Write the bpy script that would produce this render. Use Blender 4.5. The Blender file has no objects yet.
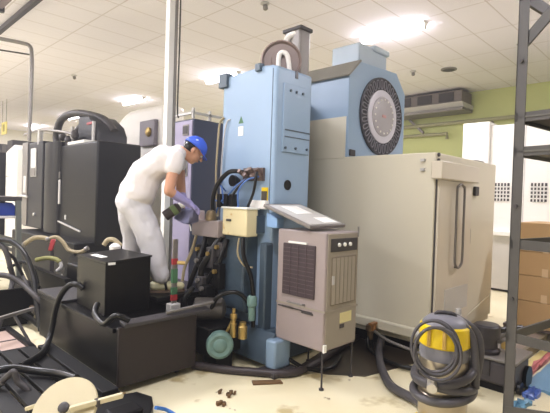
import bpy, bmesh, math, random
from mathutils import Vector, Matrix
random.seed(7)
S = bpy.context.scene
COL = S.collection

# ------------------------------------------------------------------ camera
F_PX, W_PX, H_PX, CAM_H = 450.0, 550.0, 413.0, 1.5
TH, PIT, ROL = math.radians(44.5), math.radians(1.0), math.radians(1.8)
FW = Vector((math.cos(TH), math.sin(TH), 0)); RT = Vector((math.sin(TH), -math.cos(TH), 0)); ZU = Vector((0, 0, 1))
F2 = FW*math.cos(PIT) - ZU*math.sin(PIT); U2 = ZU*math.cos(PIT) + FW*math.sin(PIT)
CR = RT*math.cos(ROL) + U2*math.sin(ROL); CU = -RT*math.sin(ROL) + U2*math.cos(ROL)
cd = bpy.data.cameras.new('camera'); cam = bpy.data.objects.new('camera', cd); COL.objects.link(cam)
cd.sensor_fit = 'HORIZONTAL'; cd.sensor_width = 36; cd.lens = 36*F_PX/W_PX; cd.clip_end = 200
m = Matrix((CR, CU, -F2)).transposed().to_4x4(); m.translation = Vector((0, 0, CAM_H)); cam.matrix_world = m
S.camera = cam

def at(px, py, d):      # a surveyed point: picture position and real distance along the view axis
    return Vector((0, 0, CAM_H)) + (F2 + CR*((px-275)/F_PX) - CU*((py-206.5)/F_PX))*d

# ------------------------------------------------------------------ world, exposure, lights
wd = bpy.data.worlds.new('world'); S.world = wd; wd.use_nodes = True
wd.node_tree.nodes['Background'].inputs[0].default_value = (0.9, 0.95, 1, 1)
wd.node_tree.nodes['Background'].inputs[1].default_value = 0.5
vs_ = wd.node_tree.nodes.new('ShaderNodeVolumeScatter'); vs_.inputs['Color'].default_value = (1.0, 0.98, 1.0, 1); vs_.inputs['Density'].default_value = 0.006; vs_.inputs['Anisotropy'].default_value = 0.25
wd.node_tree.links.new(vs_.outputs[0], wd.node_tree.nodes['World Output'].inputs['Volume'])
S.view_settings.view_transform = 'Standard'; S.view_settings.look = 'None'
S.view_settings.exposure = 0.16; S.view_settings.gamma = 1.0; S.view_settings.use_curve_mapping = False
LAMP_W = 80.0
LAMP_EMIT = 40.0
ROOM = dict(x0=-6.0, x1=12.2, y0=-6.0, y1=25.0, h=4.5)
def area(loc, sx, sy, watts, colr, rot=(0, 0, 0)):
    l = bpy.data.lights.new('lamp_light', 'AREA'); l.shape = 'RECTANGLE'; l.size = sx; l.size_y = sy
    l.energy = watts; l.color = colr
    o = bpy.data.objects.new('lamp_light', l); COL.objects.link(o); o.location = loc; o.rotation_euler = rot
    return o
LAMP_ROWS = ((7.0, (-0.55, 4.15, 8.85, 13.3, 18.0, 22.5)), (0.9, (1.4, 6.0, 10.5, 15.0, 19.5)), (-4.0, (4.0, 10.0, 16.0)))  # outer rows and the nearest lamp of the first row: unseen, added for light
for lx, ys in LAMP_ROWS:
    for ly in ys:
        area((lx, ly, 4.36), 0.3, 1.2, LAMP_W*(1.0 if lx > 5 else 1.0 if ly < 3 else 2.0), (0.97, 0.93, 1.0) if lx > 5 else (0.92, 0.92, 1.0))

# ------------------------------------------------------------------ materials
def lin(c):
    return tuple(((v/255)/12.92 if v/255 <= 0.04045 else ((v/255+0.055)/1.055)**2.4) for v in c)
MATS = {}
def mat(name, rgb, rough=0.5, metal=0.0, var=0.08, scale=6.0, bump=0.0, spec=0.5, stain=None):
    if name in MATS: return MATS[name]
    m = bpy.data.materials.new(name); m.use_nodes = True; nt = m.node_tree
    b = nt.nodes['Principled BSDF']; c = lin(rgb)
    b.inputs['Roughness'].default_value = rough; b.inputs['Metallic'].default_value = metal
    b.inputs['Specular IOR Level'].default_value = spec
    tc = nt.nodes.new('ShaderNodeTexCoord'); nz = nt.nodes.new('ShaderNodeTexNoise')
    nz.inputs['Scale'].default_value = scale; nz.inputs['Detail'].default_value = 4
    nt.links.new(tc.outputs['Object'], nz.inputs['Vector'])
    mx = nt.nodes.new('ShaderNodeMix'); mx.data_type = 'RGBA'
    mx.inputs[6].default_value = tuple(v*(1-var) for v in c)+(1,); mx.inputs[7].default_value = tuple(min(1, v*(1+var)) for v in c)+(1,)
    nt.links.new(nz.outputs['Fac'], mx.inputs[0])
    out = mx.outputs[2]
    if stain:
        n2 = nt.nodes.new('ShaderNodeTexNoise'); n2.inputs['Scale'].default_value = stain[1]; n2.inputs['Detail'].default_value = 6
        nt.links.new(tc.outputs['Object'], n2.inputs['Vector'])
        rp = nt.nodes.new('ShaderNodeValToRGB'); rp.color_ramp.elements[0].position = stain[2]; rp.color_ramp.elements[1].position = stain[3]
        nt.links.new(n2.outputs['Fac'], rp.inputs[0])
        m2 = nt.nodes.new('ShaderNodeMix'); m2.data_type = 'RGBA'; m2.inputs[7].default_value = lin(stain[0])+(1,)
        nt.links.new(rp.outputs[0], m2.inputs[0]); nt.links.new(out, m2.inputs[6]); out = m2.outputs[2]
    nt.links.new(out, b.inputs['Base Color'])
    if bump:
        bp = nt.nodes.new('ShaderNodeBump'); bp.inputs['Strength'].default_value = bump; bp.inputs['Distance'].default_value = 0.02
        nt.links.new(nz.outputs['Fac'], bp.inputs['Height']); nt.links.new(bp.outputs[0], b.inputs['Normal'])
    MATS[name] = m
    return m
def emit(name, rgb, st):
    if name in MATS: return MATS[name]
    m = bpy.data.materials.new(name); m.use_nodes = True; nt = m.node_tree
    b = nt.nodes['Principled BSDF']; b.inputs['Base Color'].default_value = lin(rgb)+(1,)
    b.inputs['Emission Color'].default_value = lin(rgb)+(1,); b.inputs['Emission Strength'].default_value = st
    MATS[name] = m; return m

def ceiling_mat():
    m = bpy.data.materials.new('ceiling_tiles'); m.use_nodes = True; nt = m.node_tree; b = nt.nodes['Principled BSDF']
    b.inputs['Roughness'].default_value = 0.9
    tc = nt.nodes.new('ShaderNodeTexCoord'); sp = nt.nodes.new('ShaderNodeSeparateXYZ'); nt.links.new(tc.outputs['Object'], sp.inputs[0])
    def line(sock, x0, w, t):
        a = nt.nodes.new('ShaderNodeMath'); a.operation = 'SUBTRACT'; a.inputs[1].default_value = x0 - 100*w; nt.links.new(sock, a.inputs[0])
        d = nt.nodes.new('ShaderNodeMath'); d.operation = 'DIVIDE'; d.inputs[1].default_value = w; nt.links.new(a.outputs[0], d.inputs[0])
        f = nt.nodes.new('ShaderNodeMath'); f.operation = 'FRACT'; nt.links.new(d.outputs[0], f.inputs[0])
        l = nt.nodes.new('ShaderNodeMath'); l.operation = 'LESS_THAN'; l.inputs[1].default_value = t/w; nt.links.new(f.outputs[0], l.inputs[0])
        return l.outputs[0]
    a = line(sp.outputs[0], 6.86, 1.178, 0.022); c = line(sp.outputs[1], 2.52, 0.622, 0.022)
    mx = nt.nodes.new('ShaderNodeMath'); mx.operation = 'MAXIMUM'; nt.links.new(a, mx.inputs[0]); nt.links.new(c, mx.inputs[1])
    nz = nt.nodes.new('ShaderNodeTexNoise'); nz.inputs['Scale'].default_value = 0.7; nt.links.new(tc.outputs['Object'], nz.inputs['Vector'])
    m1 = nt.nodes.new('ShaderNodeMix'); m1.data_type = 'RGBA'; m1.inputs[6].default_value = lin((238, 234, 243))+(1,); m1.inputs[7].default_value = lin((243, 240, 248))+(1,)
    nt.links.new(nz.outputs['Fac'], m1.inputs[0])
    m2 = nt.nodes.new('ShaderNodeMix'); m2.data_type = 'RGBA'; m2.inputs[7].default_value = lin((216, 210, 214))+(1,)
    nt.links.new(m1.outputs[2], m2.inputs[6]); nt.links.new(mx.outputs[0], m2.inputs[0]); nt.links.new(m2.outputs[2], b.inputs['Base Color'])
    return m

# ------------------------------------------------------------------ mesh building
class MB:
    def __init__(self): self.v = []; self.f = []; self.xf = None
    def add(self, vs, fs):
        o = len(self.v)
        for p in vs:
            p = Vector(p); self.v.append(self.xf @ p if self.xf else p)
        self.f += [tuple(o+i for i in f) for f in fs]
        return self
    def box(self, x0, x1, y0, y1, z0, z1):
        vs = [(x, y, z) for z in (z0, z1) for y in (y0, y1) for x in (x0, x1)]
        return self.add(vs, [(0, 2, 3, 1), (4, 5, 7, 6), (0, 1, 5, 4), (2, 6, 7, 3), (0, 4, 6, 2), (1, 3, 7, 5)])
    def obox(self, c, ax, ay, az):      # oriented box: centre and half-axis vectors
        c, ax, ay, az = Vector(c), Vector(ax), Vector(ay), Vector(az)
        vs = [c + ax*i + ay*j + az*k for k in (-1, 1) for j in (-1, 1) for i in (-1, 1)]
        return self.add(vs, [(0, 2, 3, 1), (4, 5, 7, 6), (0, 1, 5, 4), (2, 6, 7, 3), (0, 4, 6, 2), (1, 3, 7, 5)])
    def bar(self, p0, p1, w, h=None, up=(0, 0, 1)):
        p0, p1 = Vector(p0), Vector(p1); d = (p1-p0); u = Vector(up)
        if abs(d.normalized().dot(u)) > 0.98: u = Vector((1, 0, 0))
        s = d.cross(u).normalized(); u = s.cross(d).normalized()
        return self.obox((p0+p1)/2, d/2, s*w/2, u*(h or w)/2)
    def prism(self, poly, axis, a0, a1):    # poly of 2D points in the two other axes (order x,y,z), extruded along axis
        def mk(p, a):
            return {'x': (a, p[0], p[1]), 'y': (p[0], a, p[1]), 'z': (p[0], p[1], a)}[axis]
        n = len(poly); vs = [mk(p, a0) for p in poly]+[mk(p, a1) for p in poly]
        fs = [tuple(range(n)), tuple(range(2*n-1, n-1, -1))]+[(i, n+i, n+(i+1) % n, (i+1) % n) for i in range(n)]
        return self.add(vs, fs)
    def ring(self, c, u, w, r, n): return [c + u*(r*math.cos(2*math.pi*i/n)) + w*(r*math.sin(2*math.pi*i/n)) for i in range(n)]
    def frame(self, d):
        d = d.normalized(); u = Vector((0, 0, 1)) if abs(d.z) < 0.9 else Vector((1, 0, 0))
        a = d.cross(u).normalized(); return a, d.cross(a).normalized()
    def lathe(self, c, axis, prof, n=24):   # prof: (distance along axis, radius)
        c = Vector(c); d = Vector(axis).normalized(); a, b = self.frame(d)
        vs = []; fs = []
        for t, r in prof: vs += self.ring(c+d*t, a, b, max(r, 1e-4), n)
        k = len(prof)
        for j in range(k-1):
            for i in range(n): fs.append((j*n+i, j*n+(i+1) % n, (j+1)*n+(i+1) % n, (j+1)*n+i))
        fs.append(tuple(range(n-1, -1, -1))); fs.append(tuple((k-1)*n+i for i in range(n)))
        return self.add(vs, fs)
    def cyl(self, p0, p1, r, r1=None, n=20):
        p0, p1 = Vector(p0), Vector(p1)
        return self.lathe(p0, p1-p0, [(0, r), ((p1-p0).length, r if r1 is None else r1)], n)
    def tube(self, pts, r, n=10, closed=False, sub=8, smooth=True):
        P = [Vector(p) for p in pts]
        if smooth and len(P) > 2:
            Q = []; m = len(P)
            for i in range(m if closed else m-1):
                p0 = P[(i-1) % m] if (closed or i > 0) else P[0]; p1 = P[i]; p2 = P[(i+1) % m]
                p3 = P[(i+2) % m] if (closed or i+2 < m) else P[-1]
                for k in range(sub):
                    t = k/sub
                    Q.append(0.5*((2*p1)+(p2-p0)*t+(2*p0-5*p1+4*p2-p3)*t*t+(3*p1-p0-3*p2+p3)*t**3))
            if not closed: Q.append(P[-1])
            P = Q
        vs = []; fs = []; m = len(P); a = None
        for i, p in enumerate(P):
            if closed: t = (P[(i+1) % m]-P[i-1])
            else: t = (P[min(i+1, m-1)]-P[max(i-1, 0)])
            t = t.normalized() if t.length > 1e-9 else Vector((0, 0, 1))
            if a is None: a, b = self.frame(t)
            a = (a - t*a.dot(t)).normalized(); b = t.cross(a)
            rr = r[min(i, len(r)-1)] if isinstance(r, (list, tuple)) else r
            vs += self.ring(p, a, b, rr, n)
        for j in range(m if closed else m-1):
            j2 = (j+1) % m
            for i in range(n): fs.append((j*n+i, j*n+(i+1) % n, j2*n+(i+1) % n, j2*n+i))
        if not closed: fs += [tuple(range(n-1, -1, -1)), tuple((m-1)*n+i for i in range(n))]
        return self.add(vs, fs)
    def ball(self, c, r, n=14, scale=(1, 1, 1), axes=None):
        c = Vector(c); X, Y, Z = axes or (Vector((1, 0, 0)), Vector((0, 1, 0)), Vector((0, 0, 1)))
        vs = [c + Z*(r*scale[2])]; fs = []; k = n//2
        for j in range(1, k):
            ph = math.pi*j/k
            for i in range(n):
                th = 2*math.pi*i/n
                vs.append(c + X*(r*scale[0]*math.sin(ph)*math.cos(th)) + Y*(r*scale[1]*math.sin(ph)*math.sin(th)) + Z*(r*scale[2]*math.cos(ph)))
        vs.append(c - Z*(r*scale[2])); L = len(vs)-1
        for i in range(n): fs.append((0, 1+i, 1+(i+1) % n)); fs.append((L, 1+(k-2)*n+(i+1) % n, 1+(k-2)*n+i))
        for j in range(k-2):
            for i in range(n): fs.append((1+j*n+i, 1+(j+1)*n+i, 1+(j+1)*n+(i+1) % n, 1+j*n+(i+1) % n))
        return self.add(vs, fs)
    def capsule(self, p0, p1, r0, r1, n=14):
        p0, p1 = Vector(p0), Vector(p1); d = p1-p0
        self.ball(p0, r0, n); self.ball(p1, r1, n)
        if d.length > 1e-5: self.lathe(p0, d, [(0, r0), (d.length, r1)], n)
        return self

def wloc(o):
    l = Vector((0, 0, 0))
    while o: l += Vector(o.location); o = o.parent
    return l
def obj(name, mb, material, parent=None, base=None, bevel=0.0, smooth=True, label=None):
    org = wloc(parent) if parent else Vector(base or (0, 0, 0))
    me = bpy.data.meshes.new(name); me.from_pydata([tuple(p-org) for p in mb.v], [], mb.f); me.validate()
    bm = bmesh.new(); bm.from_mesh(me); bmesh.ops.recalc_face_normals(bm, faces=bm.faces); bm.to_mesh(me); bm.free()
    me.materials.append(material)
    if smooth:
        me.polygons.foreach_set('use_smooth', [True]*len(me.polygons)); me.set_sharp_from_angle(angle=math.radians(38))
    o = bpy.data.objects.new(name, me); COL.objects.link(o)
    if parent: o.parent = parent
    else: o.location = org
    if bevel:
        bv = o.modifiers.new('bevel', 'BEVEL'); bv.width = bevel; bv.segments = 2; bv.limit_method = 'ANGLE'; bv.angle_limit = math.radians(50)
    if label: o['label'] = label
    return o
def tag(o, label, cat, group=None, kind=None):
    o['label'] = label; o['category'] = cat
    if group: o['group'] = group
    if kind: o['kind'] = kind
    return o
def thing(name, loc, label, cat, group=None):
    o = bpy.data.objects.new(name, None); COL.objects.link(o); o.location = loc; o.empty_display_size = 0.1
    return tag(o, label, cat, group)
def struct(name, mb, material):
    o = obj(name, mb, material, smooth=False); o['kind'] = 'structure'; return o
def dup(root, loc, label=None):
    r = root.copy(); COL.objects.link(r); r.location = loc
    if label: r['label'] = label
    for ch in list(root.children):
        c = ch.copy(); COL.objects.link(c); c.parent = r
        for g in list(ch.children):
            d = g.copy(); COL.objects.link(d); d.parent = c
    return r
def remesh(o, voxel, it=4):
    r = o.modifiers.new('remesh', 'REMESH'); r.mode = 'VOXEL'; r.voxel_size = voxel; r.use_smooth_shade = True
    s = o.modifiers.new('smooth', 'SMOOTH'); s.factor = 0.5; s.iterations = it

# palette
M_BLUE = mat('blue_enamel', (142, 167, 194), 0.35, var=0.04, scale=2)
M_BLUED = mat('dark_shaded_blue', (66, 82, 96), 0.45, var=0.12, scale=5)  # blue enamel darkened for shade on the lower column; also seams and bolts
M_CREAM = mat('cream_enamel', (216, 210, 190), 0.38, var=0.03, scale=1.5)
M_CREAM2 = mat('cream_door_enamel', (214, 205, 188), 0.3, var=0.03, scale=1.5)
M_BLACK = mat('black_metal', (11, 10, 11), 0.35, var=0.2, scale=4, spec=0.22)
M_TANK = mat('brown_black_metal', (40, 32, 32), 0.42, var=0.15, scale=3, spec=0.35)
M_MACH = mat('charcoal_enamel', (20, 20, 23), 0.4, var=0.08, scale=2, spec=0.3)
M_MACHP = mat('grey_charcoal_enamel', (44, 44, 48), 0.4, var=0.08, spec=0.35)
M_DARK = mat('dark_clutter', (15, 14, 15), 0.55, var=0.3, scale=8, spec=0.2)
M_GREYD = mat('dark_grey_steel', (64, 61, 62), 0.5, var=0.12, scale=8, spec=0.35)
M_GREY = mat('grey_steel', (128, 124, 120), 0.45, 0.3, var=0.1)
M_LGREY = mat('light_grey_enamel', (190, 188, 186), 0.45)
M_CHROME = mat('worn_chrome', (190, 186, 178), 0.22, 0.9, var=0.1)
M_WHITE = mat('white_enamel', (235, 232, 226), 0.4, var=0.03)
M_PAPER = mat('white_paper', (236, 236, 230), 0.8, var=0.02)
M_RUBBER = mat('black_rubber', (12, 12, 13), 0.3, var=0.2, spec=0.35)
M_HOSE = mat('grey_hose', (74, 72, 76), 0.42, var=0.15, scale=20)
M_CHOSE = mat('cream_hose', (164, 150, 118), 0.5)
M_COOL = mat('mauve_grey_enamel', (152, 140, 138), 0.45, var=0.04)
M_COOLS = mat('khaki_grey_enamel', (152, 144, 130), 0.45, var=0.04)
M_GRILL = mat('brown_black_mesh', (62, 50, 54), 0.6, var=0.1, scale=30)
M_BRASS = mat('brass', (176, 150, 92), 0.42, 0.8)
M_YEL = mat('yellow_plastic', (236, 204, 22), 0.35)
M_RED = mat('red_paint', (158, 44, 50), 0.5)
M_GREEN = mat('green_tape', (66, 112, 78), 0.6)
M_TEAL = mat('grey_teal_enamel', (104, 134, 128), 0.45, var=0.1)
M_STEEL = mat('stainless_steel', (176, 166, 148), 0.28, 0.85, var=0.08)
M_BROWN = mat('brown_guard', (132, 116, 110), 0.5, var=0.1)
M_CARD = mat('cardboard', (190, 156, 112), 0.85, var=0.06, scale=4)
M_TAPE = mat('packing_tape', (214, 186, 146), 0.4)
M_JUNC = mat('cream_box_enamel', (226, 214, 172), 0.45, var=0.06, stain=((196, 150, 60), 9, 0.62, 0.7))
M_PURP = mat('lit_purple_enamel', (146, 140, 166), 0.42, var=0.04)  # cabinet door, toned lighter for its lit face
M_NAVY = mat('shaded_navy_enamel', (66, 72, 92), 0.42, var=0.05)  # cabinet body, toned darker for its unlit side
M_RACK = mat('rack_grey_paint', (72, 70, 68), 0.5, 0.2, var=0.08, scale=10)
M_OLIVE = mat('rack_shelf_steel', (92, 90, 84), 0.55, 0.2, var=0.1)
M_CABLE = mat('blue_cable', (74, 112, 178), 0.5)

# ------------------------------------------------------------------ room
R = ROOM
def floor_mat():
    m = bpy.data.materials.new('cream_epoxy_floor'); m.use_nodes = True; nt = m.node_tree; b = nt.nodes['Principled BSDF']
    b.inputs['Roughness'].default_value = 0.42
    tc = nt.nodes.new('ShaderNodeTexCoord')
    def noise(s, d=5):
        n = nt.nodes.new('ShaderNodeTexNoise'); n.inputs['Scale'].default_value = s; n.inputs['Detail'].default_value = d
        nt.links.new(tc.outputs['Object'], n.inputs['Vector']); return n.outputs['Fac']
    def ramp(s, a, c):
        r = nt.nodes.new('ShaderNodeValToRGB'); r.color_ramp.elements[0].position = a; r.color_ramp.elements[1].position = c
        nt.links.new(s, r.inputs[0]); return r.outputs[0]
    def mix(f, a, col):
        x = nt.nodes.new('ShaderNodeMix'); x.data_type = 'RGBA'; nt.links.new(f, x.inputs[0])
        if isinstance(a, tuple): x.inputs[6].default_value = a+(1,)
        else: nt.links.new(a, x.inputs[6])
        x.inputs[7].default_value = lin(col)+(1,); return x.outputs[2]
    c = mix(ramp(noise(1.3), 0.35, 0.7), lin((234, 226, 194)), (224, 212, 174))
    c = mix(ramp(noise(3.1), 0.6, 0.68), c, (188, 172, 126))
    c = mix(ramp(noise(9.0), 0.68, 0.74), c, (128, 108, 74))
    nt.links.new(c, b.inputs['Base Color'])
    return m
struct('floor', MB().box(R['x0'], R['x1'], R['y0'], R['y1'], -0.2, 0), floor_mat())
struct('ceiling', MB().box(R['x0'], R['x1'], R['y0'], R['y1'], R['h'], R['h']+0.2), ceiling_mat())
M_GWALL = mat('green_wall_paint', (196, 202, 140), 0.85, var=0.05, scale=1)
M_CWALL = mat('cream_wall_paint', (226, 222, 208), 0.85, var=0.03, scale=1)
struct('wall_right', MB().box(R['x1'], R['x1']+0.2, R['y0'], R['y1'], 0, R['h']), M_GWALL)
struct('wall_back', MB().box(R['x0'], R['x1'], R['y1'], R['y1']+0.2, 0, R['h']), M_CWALL)
struct('wall_left', MB().box(R['x0']-0.2, R['x0'], R['y0'], R['y1'], 0, R['h']), M_CWALL)
struct('wall_front', MB().box(R['x0'], R['x1'], R['y0']-0.2, R['y0'], 0, R['h']), M_CWALL)

# ------------------------------------------------------------------ ceiling lamps
M_TUBE = emit('lit_tube', (250, 244, 255), LAMP_EMIT)
def lamp(x, y, label, group=None):
    t = thing('fluorescent_lamp', (x, y, 4.5), label, 'lamp', group)
    obj('housing', MB().prism([(x-0.09, 4.5), (x+0.09, 4.5), (x+0.05, 4.45), (x-0.05, 4.45)], 'y', y-0.62, y+0.62), M_WHITE, t, smooth=False)
    for s in (-1, 1): obj('end_cap', MB().box(x-0.03, x+0.03, y+s*0.6-0.02, y+s*0.6+0.02, 4.38, 4.455), M_WHITE, t, bevel=0.004)
    obj('diffuser', MB().prism([(x-0.085, 4.452), (x+0.085, 4.452), (x+0.07, 4.40), (x+0.03, 4.385), (x-0.03, 4.385), (x-0.07, 4.40)], 'y', y-0.58, y+0.58), M_TUBE, t, smooth=False)
    return t
names = {4.15: 'long lit fluorescent ceiling lamp above the round tool magazine, largest of the lamps',
         8.85: 'lit fluorescent ceiling lamp just left of the top of the blue column',
         13.3: 'lit fluorescent ceiling lamp left of the white post, above the white rounded machine',
         18.0: 'small lit fluorescent ceiling lamp beyond the black hose arch, fourth from the blue column',
         22.5: 'farthest tiny lit fluorescent ceiling lamp near the far end of the hall'}
for lx, ys in LAMP_ROWS:
    for ly in ys:
        if lx > 5 and ly in names: lamp(lx, ly, names[ly])
        else: lamp(lx, ly, 'unseen ceiling lamp added for light, %s from far wall, %s' % (('first', 'second', 'third', 'fourth', 'fifth', 'sixth')[len(ys)-1-ys.index(ly)], 'row over camera aisle' if lx == 0.9 else 'row by left wall' if lx < 0 else 'row over tool magazine'))  # lamps outside the view, added to light the machines

# ceiling fittings
t = thing('ceiling_vent', (9.81, 4.36, 4.5), 'round dark ceiling vent in front of the green wall', 'vent')
obj('vent_ring', MB().lathe((9.81, 4.36, 4.5), (0, 0, -1), [(0, 0.17), (0.02, 0.17), (0.03, 0.13), (0.01, 0.12)], 24), M_GREY, t)
obj('vent_core', MB().cyl((9.81, 4.36, 4.5), (9.81, 4.36, 4.475), 0.12), M_GREYD, t)
for (px, py, lb) in ((74, 75, 'small grey ceiling sensor over the left machine, left of the white post'), (265, 3, 'small grey ceiling sensor at the top edge above the blue column'), (413, 71, 'small ceiling sensor just right of the tool magazine top')):
    d = (4.5-CAM_H)/((F2 + CR*((px-275)/F_PX) - CU*((py-206.5)/F_PX)).z); p = at(px, py, d); p.z = 4.5
    t = thing('ceiling_sensor', p, lb, 'sensor')
    obj('mount', MB().lathe(p, (0, 0, -1), [(0, 0.07), (0.02, 0.07), (0.03, 0.05)], 16), M_LGREY, t)
    obj('head', MB().lathe(p-Vector((0, 0, 0.03)), (0.3, 0, -1), [(0, 0.035), (0.06, 0.04), (0.08, 0.02)], 14), M_GREY, t)

# concealed fan unit and pipes on the green wall
t = thing('air_conditioning_unit', (11.8, 5.6, 4.0), 'grey metal duct air conditioner hung below the ceiling on the green wall', 'air conditioner')
obj('casing', MB().box(11.5, 12.15, 4.75, 6.75, 4.12, 4.44), mat('duct_grey', (122, 114, 110), 0.6), t, bevel=0.01)
for y in (5.15, 5.75, 6.35): obj('outlet', MB().box(11.47, 11.52, y-0.2, y+0.2, 4.17, 4.4), M_GREYD, t, bevel=0.01)
obj('drain_tray', MB().prism([(11.4, 4.12), (12.15, 4.12), (12.15, 4.0), (11.55, 4.0)], 'y', 4.7, 6.75), M_LGREY, t, smooth=False)
obj('support_rail', MB().box(11.5, 12.15, 4.72, 6.8, 3.93, 3.99), M_GREY, t)
for y in (4.95, 6.6): obj('hanger', MB().bar((11.9, y, 3.93), (11.9, y, 4.5), 0.02), M_GREY, t)
t = thing('wall_pipe', (12.12, 3.9, 3.71), 'upper grey pipe along the green wall under the air conditioner', 'pipe')
obj('pipe', MB().cyl((12.08, 1.5, 3.71), (12.08, 9.0, 3.71), 0.05), mat('pipe_olive', (158, 156, 124), 0.5), t)
for y in (4.2, 6.2): obj('bracket', MB().bar((12.2, y, 3.6), (12.05, y, 3.7), 0.04), M_GREY, t)
t = thing('wall_pipe', (12.12, 5.3, 3.43), 'lower grey pipe along the green wall with an upright end', 'pipe')
obj('pipe', MB().tube([(12.08, 5.35, 3.28), (12.08, 5.35, 3.43), (12.08, 9.0, 3.45)], 0.045, smooth=False), mat('pipe_olive', (158, 156, 124), 0.5), t)
obj('strut', MB().bar((12.1, 6.05, 3.5), (12.1, 6.5, 3.92), 0.06), M_GREY, t)

# ------------------------------------------------------------------ overhead conduits, post
t = thing('conduit_pipe', at(29, 140, 6.6), 'grey bent conduit rising from the black machine and turning left at the top', 'pipe')
obj('pipe', MB().tube([at(-25, 33, 6.6), at(0, 38.5, 6.6), at(22, 43, 6.6), at(29.5, 46, 6.6), at(31.6, 54, 6.6), at(31.5, 80, 6.6), at(29, 141, 6.6)], 0.028, 10), M_GREY, t)
obj('bracket', MB().tube([at(-25, 46, 6.6), at(32, 55, 6.6)], 0.012, 8), M_GREYD, t)
t = thing('ceiling_rail', (2.3, 10, 4.4), 'thin dark rail running under the ceiling in the top left corner', 'rail')
obj('rail', MB().box(2.27, 2.34, 7.0, 12.0, 4.36, 4.44), M_GREYD, t)
for y in (7.3, 9.5, 11.7): obj('hanger', MB().box(2.295, 2.315, y, y+0.02, 4.44, 4.5), M_GREYD, t)
t = thing('hanging_duct', (1.5, 6.8, 3.97), 'dim mauve grey duct end hanging in the top left corner', 'duct')
obj('duct', MB().box(1.1, 1.78, 6.2, 7.2, 4.0, 4.4), mat('mauve_duct', (120, 106, 110), 0.6), t, bevel=0.02)
obj('flange', MB().box(1.08, 1.8, 7.15, 7.22, 3.97, 4.5), M_GREYD, t)
pp = Vector((2.99, 4.81, 0))
t = thing('support_post', pp, 'white square steel post from floor to ceiling behind the bending worker', 'post')
obj('post', MB().box(pp.x-0.05, pp.x+0.03, pp.y-0.05, pp.y+0.03, 0.012, 4.5), mat('post_white', (232, 231, 226), 0.5), t, bevel=0.006)
obj('base_plate', MB().box(pp.x-0.12, pp.x+0.1, pp.y-0.12, pp.y+0.1, 0, 0.012), M_GREY, t)
obj('conduit', MB().cyl((pp.x+0.055, pp.y-0.03, 0.3), (pp.x+0.055, pp.y-0.03, 4.5), 0.024), M_GREY, t)
obj('cable', MB().tube([(pp.x+0.085, pp.y-0.06, 4.5), (pp.x+0.09, pp.y-0.065, 3.4), (pp.x+0.088, pp.y-0.06, 2.6), (pp.x+0.1, pp.y-0.07, 2.45)], 0.01, 8), M_GREYD, t)

# ------------------------------------------------------------------ machining centre (blue column, cream enclosure, tool magazine)
MC = thing('machining_center', (3.6, 2.9, 0), 'large machining centre with blue column, cream enclosure and round tool magazine', 'machine')
# column
x0, x1, y0, y1 = 2.878, 3.372, 2.855, 3.62
col = obj('column', MB().prism([(y0, 0.3), (y0, 2.70), (3.03, 2.73), (y1, 2.71), (y1, 0.3)], 'x', x0, x1), M_BLUE, MC, bevel=0.025, smooth=False)
obj('access_panel', MB().box(2.965, 3.345, y0-0.012, y0+0.02, 1.93, 2.56), M_BLUE, col, bevel=0.006)
obj('panel_seam', MB().box(2.99, 3.34, y0-0.016, y0, 2.13, 2.142).box(2.99, 3.34, y0-0.016, y0, 2.07, 2.078), M_BLUED, col)
for (bx, bz) in ((3.0, 1.97), (3.14, 1.975), (3.3, 1.98), (3.05, 2.5), (3.13, 2.5), (3.22, 2.5)):
    obj('bolt', MB().cyl((bx, y0-0.024, bz), (bx, y0, bz), 0.012, n=10), M_BLUED, col)
obj('sight_hole', MB().lathe((3.06, y0, 1.63), (0, -1, 0), [(-0.02, 0.047), (0.006, 0.047), (0.006, 0.038), (0.002, 0.036)], 24), M_RUBBER, col)
obj('corner_clamp', MB().box(x0-0.03, x0+0.03, 3.05, 3.12, 2.68, 2.75), M_BLUED, col, bevel=0.006)
obj('corner_clamp', MB().box(x0-0.03, x0+0.05, 3.53, 3.66, 2.6, 2.74), M_BLUED, col, bevel=0.006)
obj('lifting_slot', MB().box(3.12, 3.16, y0-0.004, y0, 2.63, 2.7), M_RUBBER, col)
obj('notice_sticker', MB().box(x0-0.003, x0, 3.29, 3.36, 2.1, 2.19), M_PAPER, col, label='white notice sticker')
obj('notice_sticker', MB().prism([(3.29, 2.22), (3.36, 2.22), (3.325, 2.29)], 'x', x0-0.003, x0), M_GREEN, col, label='green triangular sticker')
obj('side_seam', MB().box(x0-0.004, x0, 2.9, 2.905, 1.3, 2.68), M_BLUED, col)
# head body between column and magazine
obj('head_body', MB().box(x1-0.02, 4.08, 3.46, 3.95, 0.16, 2.62), M_BLUED, MC, bevel=0.02)
# wheel and tower on top of the column
cw = Vector((3.18, 3.1, 2.84))
wh = obj('balance_wheel', MB().lathe(cw, (-0.75, -0.66, 0), [(-0.05, 0.02), (-0.05, 0.185), (-0.03, 0.2), (0.05, 0.2), (0.06, 0.185), (0.03, 0.17), (0.03, 0.1), (0.05, 0.09), (0.05, 0.02)], 36), M_BROWN, MC)
obj('wheel_bracket', MB().tube([cw+Vector((-0.06, -0.02, -0.12)), cw+Vector((-0.07, -0.04, 0.05)), cw+Vector((-0.02, -0.09, 0.05)), cw+Vector((0.01, -0.11, -0.12))], 0.024, 10), M_WHITE, MC)
obj('wheel_foot', MB().box(2.95, 3.3, 2.98, 3.25, 2.62, 2.745), M_BLUE, MC, bevel=0.01)
tw = obj('cable_tower', MB().box(3.40, 3.56, 3.06, 3.28, 2.60, 3.24), M_GREY, MC, bevel=0.02)
obj('tower_cap', MB().box(3.385, 3.575, 3.04, 3.3, 3.22, 3.26), M_GREYD, tw, bevel=0.01)
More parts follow.
